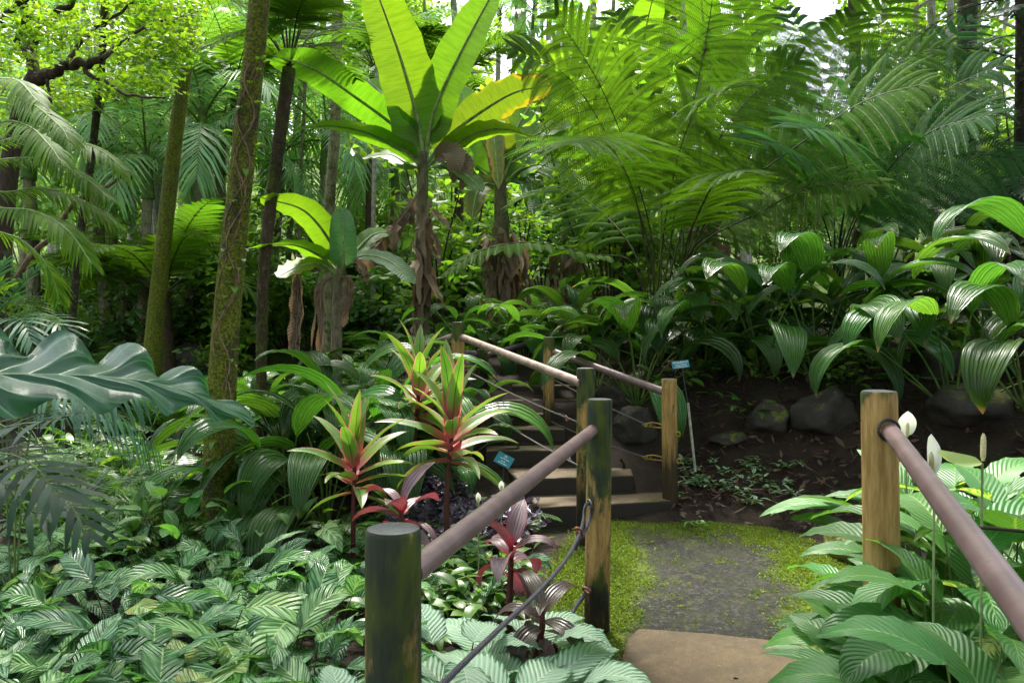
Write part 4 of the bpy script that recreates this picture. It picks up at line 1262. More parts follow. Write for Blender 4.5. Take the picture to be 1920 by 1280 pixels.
bleaf(ban, [(800, 318, YB), (830, 312, YB - .1), (870, 325, YB - .3), (905, 360, YB - .6)], .30, nrm=(.1, -.6, .9))
mb = MB()
for (pts, w) in (([(815, 300, YB - .1), (845, 285, YB - .2), (852, 310, YB - .3), (850, 345, YB - .3)], .30), ([(840, 300, YB - .15), (868, 300, YB - .2), (872, 330, YB - .3), (862, 360, YB - .3)], .22)):
    mb.blade(crom([at(*p) for p in pts], 12), (0.2, -1, .2), w, OVATE, 6, .4, 0, .08, 2, .3, 0, 0, 1., .1)
part('withered_leaf', mb, ML['dead'], ban)
deadskirt(ban, 772, 812, 370, 570, YB - .1, 38, (.3, .7), (.06, .15))
# the collapsed dry leaf hanging from the stem to one side
mb = MB(); pth = crom([at(790, 350, YB - .1), at(770, 385, YB - .2), at(735, 430, YB - .35), at(690, 480, YB - .5)], 14)
mb.tube(pth, .012, 6, 0)
for i in range(9):
    p = samp(pth, np.array([.35 + .08 * i]))[0]
    pp, nn = arc(p, rnd(3, 6), R(-70), rnd(.18, .34), .2, 7); mb.blade(pp, nrmz(np.array([rnd(-.5, .5), -1, .2])), rnd(.12, .2), beta(.2, .4), 6, .5, 0, .16, 2, random.random(), 0, 0, rnd(0, 6), .2)
part('withered_leaf', mb, ML['dead'], ban)

YB = 11.4
b0 = at(945, 640, YB); bz = float(H(b0[0], YB))
ban = empty('banana_plant', (b0[0], YB, bz), 'second banana plant with scorched yellow leaves and a thick grey skirt of dead ones', 'banana plant', 'banana plants')
mb = MB(); mb.tube(crom([(b0[0], YB, bz - .2), at(945, 520, YB), at(940, 420, YB), at(938, 330, YB)], 20), np.linspace(.16, .08, 20), 14, 0, .5, 3)
part('stem', mb, MT['stem'], ban)
for pts, w, m_, nr in ([[(935, 345, YB), (915, 280, YB), (880, 215, YB + .2), (862, 160, YB + .4)], .46, 'banana', (0, -1, .3)],
                      [[(938, 345, YB), (945, 270, YB), (925, 225, YB - .2), (935, 355, YB - .7)], .34, 'banana_old', (.2, -1, .2)],
                      [[(940, 345, YB), (965, 290, YB), (1010, 250, YB), (1075, 235, YB - .3)], .42, 'banana', (0, -.8, .6)],
                      [[(942, 350, YB), (975, 320, YB), (1020, 310, YB - .2), (1075, 345, YB - .6)], .42, 'banana', (0, -.8, .6)],
                      [[(935, 350, YB), (900, 320, YB), (870, 300, YB - .2), (835, 320, YB - .6)], .40, 'banana', (0, -.7, .7)],
                      [[(940, 345, YB), (960, 260, YB + .3), (1000, 190, YB + .6), (1060, 120, YB + 1.)], .5, 'banana', (0, -1, .3)],
                      [[(936, 350, YB), (910, 345, YB - .1), (893, 365, YB - .3), (885, 410, YB - .5)], .3, 'banana_old', (0, -1, .4)],
                      [[(942, 345, YB), (985, 330, YB), (1000, 360, YB - .3), (1000, 400, YB - .6)], .34, 'banana_pale', (0, -1, .4)]):
    bleaf(ban, pts, w, m_, nr)
deadskirt(ban, 905, 985, 420, 560, YB - .2, 46, (.4, .9), (.09, .2))
# more banana plants beyond the tree ferns
for k, (px, Y_, top, lb) in enumerate([(1185, 12.5, 250, 'banana plant mostly hidden behind the tall glowing tree fern fronds'), (1330, 13., 200, 'banana plant whose pale leaves show through the middle of the tree fern fronds'),
                                      (1065, 13.2, 330, 'banana plant low behind the arching tree fern with dead hanging leaves')]):
    b0 = gp(px, Y_)
    ban = empty('banana_plant', b0, lb, 'banana plant', 'banana plants')
    mb = MB(); tp = at(px, top, Y_); mb.tube(crom([(b0[0], Y_, b0[2] - .2), tp * .5 + np.array(b0) * .5, tp], 16), np.linspace(.16, .07, 16), 12, 0, .5, 3); part('stem', mb, MT['stem'], ban)
    for i in range(9):
        az = i * 2.4 + k
        pp, nn = arc(tp, az, R(rnd(35, 75)), rnd(1.8, 2.5), rnd(.5, 1.3), 20, 1.4)
        mb = MB(); mb.tube(pp, np.linspace(.03, .006, 21), 8, 1); mb.blade(pp[3:], nn[3:], rnd(.48, .62), BANANA, 8, .15, 0, .03, 6, random.random(), 0, 0, rnd(0, 6), .04)
        part('leaf', mb, [ML['banana'], MS['pale']], ban)
    deadskirt(ban, px - 45, px + 45, top + 130, top + 330, Y_ - .2, 30, (.4, .9), (.09, .2))

YB = 9.
b0 = at(628, 660, YB); bz = float(H(b0[0], YB))
ban = empty('banana_plant', (b0[0], YB, bz), 'small banana plant with one pale upright leaf and torn brown-edged lower leaves', 'banana plant', 'banana plants')
mb = MB(); mb.tube(crom([(b0[0], YB, bz - .2), at(632, 590, YB), at(636, 520, YB), at(640, 490, YB)], 14), np.linspace(.075, .035, 14), 12, 0, .5, 2)
part('stem', mb, MT['stem'], ban)
bleaf(ban, [(636, 505, YB), (620, 455, YB), (570, 395, YB - .5), (488, 370, YB - 1.2)], .34, nrm=(-.3, .6, .7))
bleaf(ban, [(634, 510, YB), (600, 480, YB), (545, 458, YB - .6), (465, 466, YB - 1.3)], .30, nrm=(0, .5, .8))
bleaf(ban, [(642, 520, YB), (644, 490, YB - .2), (643, 440, YB - .25), (640, 388, YB - .15)], .30, 'banana_pale', nrm=(.05, -1, .15), t0=.25, ripple=.015, fold=.08)
bleaf(ban, [(640, 505, YB), (680, 480, YB), (730, 490, YB - .2), (778, 532, YB - .5)], .26, 'banana_pale', nrm=(0, -.6, .9))
bleaf(ban, [(634, 515, YB), (600, 495, YB), (560, 500, YB - .3), (520, 520, YB - .6)], .30, 'banana_old', nrm=(0, -.8, .7), lobe=.15)
bleaf(ban, [(640, 508, YB), (668, 470, YB + .2), (700, 440, YB + .4), (735, 435, YB + .7)], .24, nrm=(0, -.9, .5))
mb = MB()
for (pts, w) in (([(642, 520, YB - .1), (655, 530, YB - .2), (655, 565, YB - .25), (650, 600, YB - .25)], .19), ([(650, 500, YB - .1), (672, 492, YB - .2), (688, 510, YB - .25), (690, 525, YB - .25)], .16),
                ([(625, 520, YB - .1), (602, 535, YB - .2), (600, 600, YB - .25), (596, 665, YB - .25)], .12)):
    for k in range(4):
        P_ = crom([at(*p) for p in pts], 14) + np.linspace(0, 1, 14)[:, None] * np.array([rnd(-.07, .07), rnd(-.05, .05), rnd(-.08, .05)])
        mb.blade(P_, nrmz(np.array([rnd(-.8, .8), -1, .2])), w * rnd(.4, .7), beta(.4, .5), 6, rnd(.4, .9), 0, .16, rnd(2, 4), random.random(), 0, 0, rnd(0, 6), .3)
part('withered_leaf', mb, ML['dead'], ban)
b0 = at(552, 680, 8.8)
mb = MB()
for i in range(7):
    pp = crom([at(556 + rnd(-4, 4), 512, 8.8), at(556 + rnd(-6, 6), 580, 8.8), at(550 + rnd(-10, 10), 670, 8.75)], 12)
    mb.blade(pp, (rnd(-.5, .5), -1, 0), rnd(.06, .14), beta(.3, .3), 6, .5, 0, .12, 3, random.random(), 0, 0, rnd(0, 6), .25)
solo('dead_banana_stalk', mb, ML['dead'], b0, 'dead brown banana stalk standing beside the small banana plant', 'banana plant')

# ------------------------------------------------------------------ tree ferns in the middle
def ferns(label, base, fr, mats=('fern', 'fernstalk')):
    b = gp(base[0], base[1])
    o = empty('tree_fern', b, label, 'tree fern', 'tree ferns behind the whaleback plants')
    B = np.array(b)
    for pts, Lp, t0, nm in fr:
        P = [B + RNG.normal(0, .05, 3) * (1, 1, 0)] + [at(*q) for q in pts]
        pp = crom(P, 26)
        mb = MB()
        tfrond(mb, pp, np.array(nm, float), Lp * 1.32, 19, t0, 40, .070, .0145, .32, 1.3, r=.014)
        part('frond', mb, [ML[mats[0]], MS[mats[1]]], o)
    mb = MB(); mb.tube(crom([B - (0, 0, .2), B + (0, .02, .12), B + (0, 0, .3)], 8), np.linspace(.16, .09, 8), 14)
    part('trunk', mb, MT['fern'], o)
    return o
F1 = [([(1225, 480, 9.), (1195, 340, 8.9), (1130, 170, 8.6), (1035, 15, 8.1)], .86, .42, (.1, -1, .45)),
      ([(1212, 480, 8.9), (1185, 350, 8.7), (1130, 262, 8.1), (1070, 270, 7.3)], .85, .52, (-.2, -.6, 1)),
      ([(1255, 470, 9.1), (1290, 250, 9.2), (1330, 40, 9.2), (1345, -110, 9.0)], .8, .42, (.1, -1, .4)),
      ([(1190, 500, 8.9), (1110, 478, 8.6), (1000, 455, 8.3), (900, 470, 8.), (830, 515, 7.8)], .26, .34, (0, -.15, 1)),
      ([(1265, 480, 9.3), (1335, 260, 9.8), (1420, 115, 10.2), (1360, -30, 10.6)], .8, .42, (.1, -1, .4)),
      ([(1200, 500, 9.1), (1130, 400, 9.6), (1040, 350, 10.2), (960, 380, 10.8)], .6, .36, (0, -.4, 1)),
      ([(1240, 480, 9.3), (1235, 300, 9.8), (1200, 130, 10.2), (1150, 20, 10.6)], .8, .45, (0, -1, .4))]
F1 += [([(1220, 480, 9.2), (1160, 300, 9.), (1070, 150, 8.6), (960, 90, 8.2)], .7, .42, (.2, -.9, .5)), ([(1240, 470, 9.3), (1270, 300, 9.), (1310, 200, 8.6), (1370, 160, 8.)], .75, .42, (-.1, -.8, .7))]
ferns('tall bright tree fern whose glowing fronds fan above the middle handrail post', (1228, 9.), F1)
F2 = [([(1292, 480, 9.2), (1390, 355, 9.), (1500, 270, 8.6), (1620, 190, 8.1), (1740, 155, 7.7)], .82, .36, (-.35, -.8, .75)),
      ([(1288, 478, 9.2), (1380, 320, 9.4), (1490, 210, 9.5), (1640, 130, 9.4), (1790, 80, 9.2)], .82, .36, (-.35, -.85, .7)),
      ([(1290, 485, 9.2), (1370, 420, 9.8), (1460, 390, 10.4), (1560, 420, 11.)], .6, .36, (0, -.4, 1)),
      ([(1280, 480, 9.3), (1300, 350, 9.9), (1370, 240, 10.5), (1480, 170, 11.)], .75, .4, (-.2, -.9, .6)),
      ([(1285, 480, 9.1), (1310, 400, 8.6), (1350, 330, 8.), (1400, 320, 7.3)], .6, .42, (-.1, -.6, 1))]
F2 += [([(1295, 480, 9.3), (1400, 300, 9.6), (1530, 150, 9.8), (1600, 20, 9.8)], .8, .38, (-.3, -.9, .5)), ([(1298, 480, 9.1), (1420, 400, 8.8), (1530, 350, 8.3), (1640, 350, 7.8)], .7, .38, (-.2, -.6, .9)), ([(1290, 470, 9.3), (1330, 300, 9.3), (1400, 190, 9.2), (1500, 110, 9.)], .8, .4, (-.2, -.9, .5))]
ferns('tree fern with two long dark-stalked fronds sweeping up towards the sky gap', (1292, 9.2), F2)
F3 = [([(1572, 470, 9.4), (1600, 320, 9.2), (1622, 220, 8.9), (1690, 140, 8.4)], .86, .36, (-.3, -.9, .7)),
      ([(1585, 470, 9.4), (1650, 340, 9.), (1740, 250, 8.5), (1860, 215, 7.9)], .8, .36, (-.3, -.7, .8)),
      ([(1560, 470, 9.4), (1520, 350, 9.), (1480, 280, 8.4), (1420, 260, 7.7)], .7, .4, (.2, -.7, .9)),
      ([(1590, 480, 9.4), (1680, 400, 9.2), (1780, 350, 9.), (1900, 360, 8.6)], .7, .36, (-.2, -.5, 1)),
      ([(1575, 475, 9.6), (1640, 280, 10.1), (1720, 130, 10.5), (1830, 30, 10.8)], .85, .4, (-.3, -.9, .6)),
      ([(1565, 475, 9.6), (1560, 280, 10.2), (1530, 120, 10.7), (1470, 10, 11.2)], .85, .4, (.2, -1, .5))]
F3 += [([(1580, 470, 9.4), (1660, 300, 9.3), (1760, 180, 9.), (1880, 120, 8.6)], .85, .38, (-.3, -.8, .7)), ([(1590, 470, 9.4), (1680, 330, 9.2), (1800, 290, 9.), (1920, 300, 8.6)], .8, .38, (-.2, -.7, .8)), ([(1575, 470, 9.2), (1590, 330, 8.7), (1560, 250, 8.1), (1500, 240, 7.4)], .75, .4, (.1, -.7, .8))]
ferns('shady tree fern with dark fronds behind the largest whaleback plants', (1575, 9.4), F3, ('fern_dark', 'dark'))
F4 = [([(1480, 440, 10.4), (1490, 300, 10.6), (1450, 200, 10.7), (1380, 170, 10.8)], .7, .4, (.2, -.9, .6)),
      ([(1500, 440, 10.4), (1540, 260, 10.6), (1600, 100, 10.7), (1680, -20, 10.8)], .85, .4, (-.2, -1, .5)),
      ([(1490, 450, 10.3), (1420, 370, 10.), (1340, 350, 9.7), (1270, 390, 9.3)], .6, .36, (.1, -.5, 1)),
      ([(1500, 450, 10.3), (1580, 390, 10.), (1670, 390, 9.7), (1760, 430, 9.3)], .6, .36, (-.1, -.5, 1))]
ferns('half-hidden tree fern between the two long-fronded ones', (1495, 10.4), F4)
# a loose bluish frond hanging across the picture edge
for px, Y_, hh, lb in ((325, 11.2, 1.4, 'spreading tree fern with a flat pale crown behind the thickly mossed trunk'), (235, 12.5, 1.5, 'tree fern with level light-green fronds behind the thin dark trunk'),
                       (450, 13.5, 4.6, 'bright yellow-green tree fern crown glowing high between the two mossy trunks'), (420, 12.2, 1.2, 'low tree fern just behind the vine-wrapped trunk'),
                       (690, 14.5, 4.9, 'high sunlit tree fern crown above the tall banana'), (860, 15.5, 4.6, 'sunlit tree fern crown behind the upright banana leaves'),
                       (1120, 15.5, 4.2, 'distant tree fern crown above the glowing middle fern'), (1700, 13.5, 2.4, 'dim tree fern in the shade by the broad dark trunk'), (1880, 11.5, 1.3, 'low tree fern behind the last whaleback at the picture edge')):
    place('tree_fern', g_treefern(hh, 13, (1.5, 2.1), .08, 'fern_dark' if px > 1600 else 'fern', .5, 18, 18), gp(px, Y_), rnd(0, 6), 1., lb, 'tree fern', 'tree ferns of the forest')
# ------------------------------------------------------------------ left side: palms, branchy tree, wavy leaf
YP = 6.
pc = at(-95, 330, YP)
pal = empty('feather_palm', (pc[0], YP, float(H(pc[0], YP))), 'feather palm at the picture edge, its arching fronds shining white along the ribs', 'palm')
mb = MB(); mb.tube(crom([(pc[0], YP, float(H(pc[0], YP)) - .2), (pc[0] + .03, YP, .8), pc], 16), np.linspace(.10, .07, 16), 12, 0, .5, 3); part('trunk', mb, MT['mossy_dark'], pal)
for pts in ([(-20, 190, 6.), (50, 190, 5.9), (110, 235, 5.7), (128, 262, 5.6)], [(-10, 235, 5.9), (50, 235, 5.7), (90, 270, 5.5), (112, 300, 5.4)],
            [(-10, 270, 6.1), (90, 252, 6.1), (180, 278, 6.), (245, 328, 5.9)], [(0, 300, 6.2), (90, 300, 6.2), (160, 335, 6.1), (205, 372, 6.)],
            [(0, 360, 6.1), (80, 352, 6.2), (160, 380, 6.2), (220, 420, 6.2)], [(-20, 385, 5.8), (60, 395, 5.7), (125, 430, 5.6), (172, 495, 5.5)],
            [(-60, 250, 5.6), (-20, 160, 5.2), (30, 150, 4.9), (70, 190, 4.6)], [(-30, 420, 6.3), (40, 450, 6.5), (90, 500, 6.6), (110, 560, 6.6)],
            [(-40, 230, 6.8), (60, 170, 7.4), (150, 180, 7.8), (230, 240, 8.)]):
    P = crom([pc] + [at(*p) for p in pts], 22)
    mb = MB(); pfrond(mb, P, np.array([-.1, -.25, 1]), .24, 56, .18, .95, .0, .42, .018, 0, 1, .011, .5, 5)
    part('frond', mb, [ML['palm'], MS['pale']], pal)

def small_palm(label, base, fr, mat, Ll, w, n=22, droop=.25, lift=.15, nm=(0, -.3, 1), cat='palm'):
    o = empty('palm_seedling', base, label, cat)
    for pts in fr:
        P = crom([np.array(base)] + [at(*p) for p in pts], 18)
        mb = MB(); pfrond(mb, P, np.array(nm, float), Ll, n, .35, .95, lift, droop, w, 0, 1, .006, .5, 5)
        part('frond', mb, [ML[mat], MS['green']], o)
    return o
small_palm('blue-green palm seedling with stiff upright fronds at the picture edge', gp(-30, 5.2), [[(-10, 640, 5.2), (20, 560, 5.1), (70, 500, 5.)], [(-30, 620, 5.2), (-20, 540, 5.1), (10, 490, 5.)],
            [(0, 650, 5.2), (50, 600, 5.1), (105, 605, 4.9), (120, 630, 4.9)], [(-20, 640, 5.2), (10, 600, 5.), (40, 600, 4.8), (60, 640, 4.7)]], 'palm_blue', .22, .022, 16)
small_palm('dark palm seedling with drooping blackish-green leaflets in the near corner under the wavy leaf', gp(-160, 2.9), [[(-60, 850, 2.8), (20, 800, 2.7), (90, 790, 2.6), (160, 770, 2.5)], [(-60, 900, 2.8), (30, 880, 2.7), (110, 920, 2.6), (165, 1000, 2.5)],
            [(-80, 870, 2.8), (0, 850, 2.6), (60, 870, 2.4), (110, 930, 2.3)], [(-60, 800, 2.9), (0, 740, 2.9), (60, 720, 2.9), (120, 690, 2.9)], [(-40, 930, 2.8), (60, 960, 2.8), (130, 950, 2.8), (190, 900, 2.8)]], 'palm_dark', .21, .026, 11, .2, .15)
small_palm('palm seedling with a level frond of pale hanging leaflets above the calatheas', gp(20, 4.2), [[(40, 780, 4.2), (120, 738, 4.1), (200, 735, 4.), (290, 738, 3.95)], [(60, 800, 4.3), (160, 760, 4.4), (240, 790, 4.5), (300, 850, 4.6)],
            [(0, 790, 4.3), (-40, 740, 4.4), (-60, 760, 4.5)]], 'palm_blue', .22, .020, 20, .7, -.2)
small_palm('yellow-stalked palm seedling between the feather palm and the stiff blue-green seedling', gp(15, 6.6), [[(10, 600, 6.6), (30, 560, 6.5), (60, 575, 6.4), (105, 612, 6.3)], [(10, 590, 6.6), (0, 540, 6.5), (-20, 520, 6.4)], [(20, 600, 6.6), (60, 590, 6.7), (110, 600, 6.8)]], 'palm', .22, .018, 20)

# tree with crooked branches and tiny leaves
YT = 7.
tb = gp(-20, YT)
tr = empty('small_leaved_tree', tb, 'small-leaved tree with crooked dark branches spreading over the feather palm', 'tree')
def limb(pts, r0, r1, bark='branch', parent=tr, name='limb', n=26):
    mb = MB(); P = crom([at(*p) for p in pts], n)
    wob = np.array([[noise.noise(Vector((i * .35, r0 * 50, k * 7.))) for k in range(3)] for i in range(n)]) * r0 * .9
    mb.tube(P + wob, np.linspace(r0, r1, n), 10, 0, .5, 2); return part(name, mb, MT[bark], parent)
mb = MB(); mb.tube(crom([np.array(tb) - (0, 0, .2), at(-5, 560, YT), at(15, 330, YT), at(45, 190, YT), at(66, 140, YT)], 24), np.linspace(.10, .06, 24), 12, 0, .5, 3); part('trunk', mb, MT['branch'], tr)
limb([(62, 145, 7.), (92, 140, 6.9), (118, 124, 6.8), (150, 120, 6.7), (190, 112, 6.6)], .055, .03)
limb([(158, 120, 6.7), (164, 138, 6.65), (195, 152, 6.6), (230, 174, 6.5), (268, 182, 6.4), (310, 185, 6.3)], .022, .006)
limb([(66, 150, 7.), (45, 92, 7.1), (36, 74, 7.1), (50, 45, 7.1), (47, -10, 7.1)], .05, .04)
limb([(48, 92, 7.1), (70, 62, 7.2), (100, 30, 7.3), (150, -10, 7.4)], .042, .025)
limb([(-10, 60, 7.), (20, 20, 7.), (60, -10, 7.)], .03, .02)
limb([(45, 75, 7.1), (58, 100, 7.), (66, 115, 6.9)], .015, .010)
limb([(88, 150, 6.8), (92, 175, 6.8), (95, 200, 6.8), (96, 260, 6.8)], .014, .010)
limb([(-20, 268, 6.4), (10, 265, 6.4), (55, 257, 6.4)], .03, .026)
limb([(190, 112, 6.6), (240, 70, 6.8), (300, 40, 7.), (360, 30, 7.2)], .022, .006)
limb([(120, 122, 6.8), (170, 60, 7.), (230, 20, 7.2), (280, -20, 7.3)], .022, .008)
cs = []
for i in range(210):
    px = rnd(-60, 360); py = rnd(-60, 205 - max(0, px - 150) * .25)
    if 0 < px < 50 and 90 < py < 150 and random.random() < .7: continue
    cs.append(at(px, py, rnd(6.9, 9.4) if random.random() < .85 else rnd(6.2, 6.9)))
mb = MB(); leafcloud(mb, np.array(cs), .22, 44, .070, .5)
part('crown', mb, ML['tree'], tr)
cs = [at(rnd(250, 350), rnd(-10, 110), rnd(8, 9.5)) for i in range(70)]
mb = MB(); leafcloud(mb, np.array(cs), .24, 50, .07, .5)
part('crown', mb, ML['tree_bright'], tr, label='sunlit yellow-green tip of the crown')
ln = limb([(30, 520, 8.4), (62, 478, 8.3), (100, 440, 8.2), (135, 385, 8.), (165, 362, 7.9), (200, 348, 7.8), (242, 322, 7.6)], .030, .014, 'tan', None, 'bare_branch')
w_ = [Vector(v.co) for v in ln.data.vertices]
tag(ln, 'long bare tan branch curving up past the thin dark trunk', 'branch')

# the big wavy leaf that reaches in from the side
bl = at(-260, 760, 1.45)
big = empty('giant_leaved_plant', (bl[0] - .1, 1.45, float(H(bl[0], 1.45))), 'giant glossy wavy-edged leaf reaching in from the side above the calatheas', 'leaf plant')
P = crom([at(-200, 720, 1.30), at(-80, 703, 1.34), (at(60, 701, 1.40)), at(200, 706, 1.48), at(310, 722, 1.56), at(400, 752, 1.64), at(478, 792, 1.72)], 60)
mb = MB()
T, S, Q = frame(P, np.array([-.02, -.50, .86]))
t = np.linspace(0, 1, 60)
W = .112 * np.minimum(1, (t * 5) ** .7) * (1 - t ** 2.6) ** .62 + .004
u = np.linspace(-1, 1, 25); au = np.abs(u)
near = u > 0
ph = 2 * np.pi * (5.6 * t[:, None]) - au[None] * 1.5
lob = 1 + np.where(near[None], .16, .30) * au[None] ** 2 * np.sin(ph + np.where(near, .4, 2.0)[None])
lat = W[:, None] * lob * u[None] * np.where(near, .78, 1)[None]
hg = au[None] ** 1.7 * np.where(near[None], .017, .030) * np.sin(ph + np.where(near, 1.9, .3)[None]) * np.minimum(1, W[:, None] / .09) + .10 * W[:, None] * au[None] - .28 * W[:, None] * (au[None] ** 2.2) * near[None]
mb.grid(P[:, None] + S[:, None] * lat[..., None] + Q[:, None] * hg[..., None], .5)
part('leaf', mb, ML['big'], big)
mb = MB(); mb.tube(P - Q * .004, np.linspace(.006, .0015, 60), 8); part('midrib', mb, MS['pale'], big)
mb = MB(); mb.tube(crom([np.array(big.location) - (0, 0, .1), np.array(big.location) + (-.05, 0, .7), P[0]], 16), np.linspace(.02, .012, 16), 8); part('stalk', mb, MS['pale'], big)

# ------------------------------------------------------------------ whaleback clumps
WH = [g_whale(n_) for n_ in (13, 15, 12, 14)]
RIGHT = [(1195, 7.75, 1.0, 'whaleback plant arching over the mauve rail, first of the bank row from the steps'),
         (1325, 8.15, 1.02, 'whaleback plant directly above the WHALEBACK sign'),
         (1425, 7.7, 1.19, 'whaleback plant above the round boulder and the low dark stone'),
         (1530, 7.5, 1.26, 'bright-topped whaleback plant in the middle of the bank row'),
         (1650, 7.6, 1.23, 'whaleback plant in the bank row behind the yellow timber post'),
         (1790, 6.6, 1.14, 'large whaleback with big hanging leaves above the peace lily flower'),
         (1925, 6.3, 1.18, 'largest whaleback plant, cut off by the picture edge'),
         (1475, 8.7, 1.29, 'taller whaleback plant standing behind the middle of the bank row'),
         (1600, 8.9, 1.35, 'whaleback plant with upright leaves below the dark tree fern'),
         (1730, 8.2, 1.2, 'whaleback plant behind the large hanging one'),
         (1850, 8.0, 1.3, 'tall whaleback plant behind the two biggest ones'),
         (1360, 8.8, 1.0, 'whaleback plant at the foot of the long-fronded tree fern'),
         (1120, 8.4, .85, 'whaleback plant beside the brown stair post'),
         (1235, 8.6, .95, 'whaleback plant at the foot of the bright tree fern'),
         (2010, 7.2, 1.3, 'whaleback plant whose leaf tips reach in at the picture edge')]
LEFT = [(535, 5.9, 1.05, 'big glossy whaleback plant right beside the foot of the vine-wrapped trunk'), (610, 6.0, 1.12, 'big whaleback plant directly behind the shortest cordyline, drooping low'),
        (700, 6.5, 1.12, 'big whaleback plant crowding the back of the tall cordylines'), (860, 7.3, .62, 'small whaleback plant overhanging the bed side of the steps'), (830, 6.7, .6, 'small whaleback plant between the tallest cordyline and the steps'),
        (640, 7.0, 1.15, 'tall whaleback plant in the middle of the dense clump by the cordylines'), (560, 6.6, .92, 'whaleback plant with drooping dark leaves behind the shortest cordyline'),
        (650, 6.9, .95, 'dense whaleback plant between the vine-wrapped trunk and the tall cordyline'),
        (725, 7.4, .9, 'whaleback plant directly behind the tall cordyline'),
        (505, 7.2, .85, 'whaleback plant touching the vine-wrapped trunk'),
        (590, 7.7, .85, 'whaleback plant below the dead banana stalk'),
        (780, 8.3, .85, 'whaleback plant under the rail end at the tall banana foot'),
        (690, 8.4, .85, 'whaleback plant below the small banana plant'),
        (460, 8.4, .8, 'small whaleback plant behind the vine-wrapped trunk'),
        (545, 8.9, .7, 'small whaleback plant at the foot of the brown tree fern trunk'),
        (985, 9.3, .8, 'whaleback plant behind the teal-green rail post'),
        (880, 9.6, .8, 'whaleback plant between the two ragged banana stems'),
        (1080, 9.6, .85, 'whaleback plant beyond the top of the steps'),
        (400, 9.0, .7, 'whaleback plant between the two mossy trunks')]
for i, (px, Y_, s_, lb) in enumerate(RIGHT + LEFT):
    place('whaleback_plant', WH[i % 4], gp(px, Y_, -.02), i * 1.7 + .4, s_ * rnd(.95, 1.05), lb, 'whaleback plant', 'whaleback plants')
# dead thatch at the foot of the bank row
# ------------------------------------------------------------------ cordylines
TI = [g_ti(20, .34), g_ti(22, .42), g_ti(18, .30)]
for i, (px, py, Y_, s_, lb) in enumerate([(660, 880, 4.9, .84, 'shortest pink-edged cordyline, its leaves spread wide beside the whalebacks'),
                                          (838, 815, 5.1, .92, 'tallest pink-edged cordyline, standing by the small tilted sign'),
                                          (776, 745, 5.9, .92, 'pink-edged cordyline behind the tallest one')]):
    x = gx(px, Y_); z = float(H(x, Y_)); top = at(px, py, Y_)[2]
    parts = g_ti([19, 21, 18][i], max(.2, (top - z) / s_), 1., w=(.115, .145), L=(.46, .62), el=(88, -5), dk=.8)
    place('cordyline', parts, (x, Y_, z), 1.3 * i + .6, s_, lb, 'cordyline', 'pink-edged cordylines')
for i, (px, py, Y_, s_, lb) in enumerate([(752, 985, 4.3, 1., 'purple-red cordyline just behind the near dark green post'), (955, 1060, 3.9, .9, 'purple-red cordyline under the near mauve rail'),
                                          (1000, 1180, 3.2, .8, 'bronze cordyline with hanging leaves beside the cable')]):
    x = gx(px, Y_); z = float(H(x, Y_)); top = at(px, py, Y_)[2]
    place('purple_cordyline', g_ti(9, max(.1, (top - z) / s_), 1., 'redti', (.11, .15), (.26, .36), (62, -5), 2.) if 'bronze' not in lb else g_ti(11, max(.1, (top - z) / s_), 1., 'bronze', (.08, .11), (.28, .4), (50, -30), 2.2), (x, Y_, z), i * 1.1, s_, lb, 'cordyline', 'purple cordylines')

# ------------------------------------------------------------------ the calathea bed, row by row
CAL = [g_calathea(n_) for n_ in (13, 15, 12, 14, 16)]
ROWS = [(2.15, 'front'), (2.5, 'second'), (2.88, 'third'), (3.3, 'fourth'), (3.75, 'fifth'), (4.25, 'sixth'), (4.8, 'seventh')]
k = 0
for ri, (Y0, rn) in enumerate(ROWS):
    xs = np.arange(gx(-90, Y0), min(gx(705, Y0), -.28), .30 + .012 * ri)
    for j, x in enumerate(xs):
        xx = x + rnd(-.07, .07); yy = Y0 + rnd(-.12, .12)
        if abs(xx - gx(405, 5.6)) < .2 and yy > 5.3: continue
        if Y0 > 3 and xx > gx(640, yy): continue
        place('striped_calathea', CAL[k % 5], (xx, yy, float(H(xx, yy)) - .02), rnd(0, 6.28), rnd(.88, 1.16) * (1 - .03 * ri), 'striped-leaf calathea, %s from the picture edge in the %s row of the bed' % (ORD[j], rn), 'calathea', 'striped calatheas in the bed', .12)
        k += 1
SIL = [g_silver(n_) for n_ in (12, 14, 11)]
for i, (px, Y_, s_, lb) in enumerate([(820, 2.3, .9, 'silver-leaved calathea touching the near dark green post'), (905, 2.55, .92, 'silver-leaved calathea in the middle of the cable'), (1000, 2.75, .9, 'silver-leaved calathea nearest the mossy path edge'),
                                      (860, 2.9, .9, 'silver-leaved calathea below the middle of the near rail'), (650, 1.95, .85, 'silver-leaved calathea on the bed side of the near post'), (960, 3.15, .85, 'silver-leaved calathea under the purple-red cordyline below the rail'),
                                      (690, 2.35, .85, 'silver-leaved calathea half hidden behind the near post'), (1040, 3.2, .7, 'small silver-leaved calathea by the lower cable clamp'), (890, 2.1, .8, 'silver-leaved calathea below the cable at the picture bottom')]):
    x = gx(px, Y_); place('silver_calathea', SIL[i % 3], (x, Y_, float(H(x, Y_)) - .02), i * 2.1, s_, lb, 'calathea', 'silver calatheas by the near rail', .1)

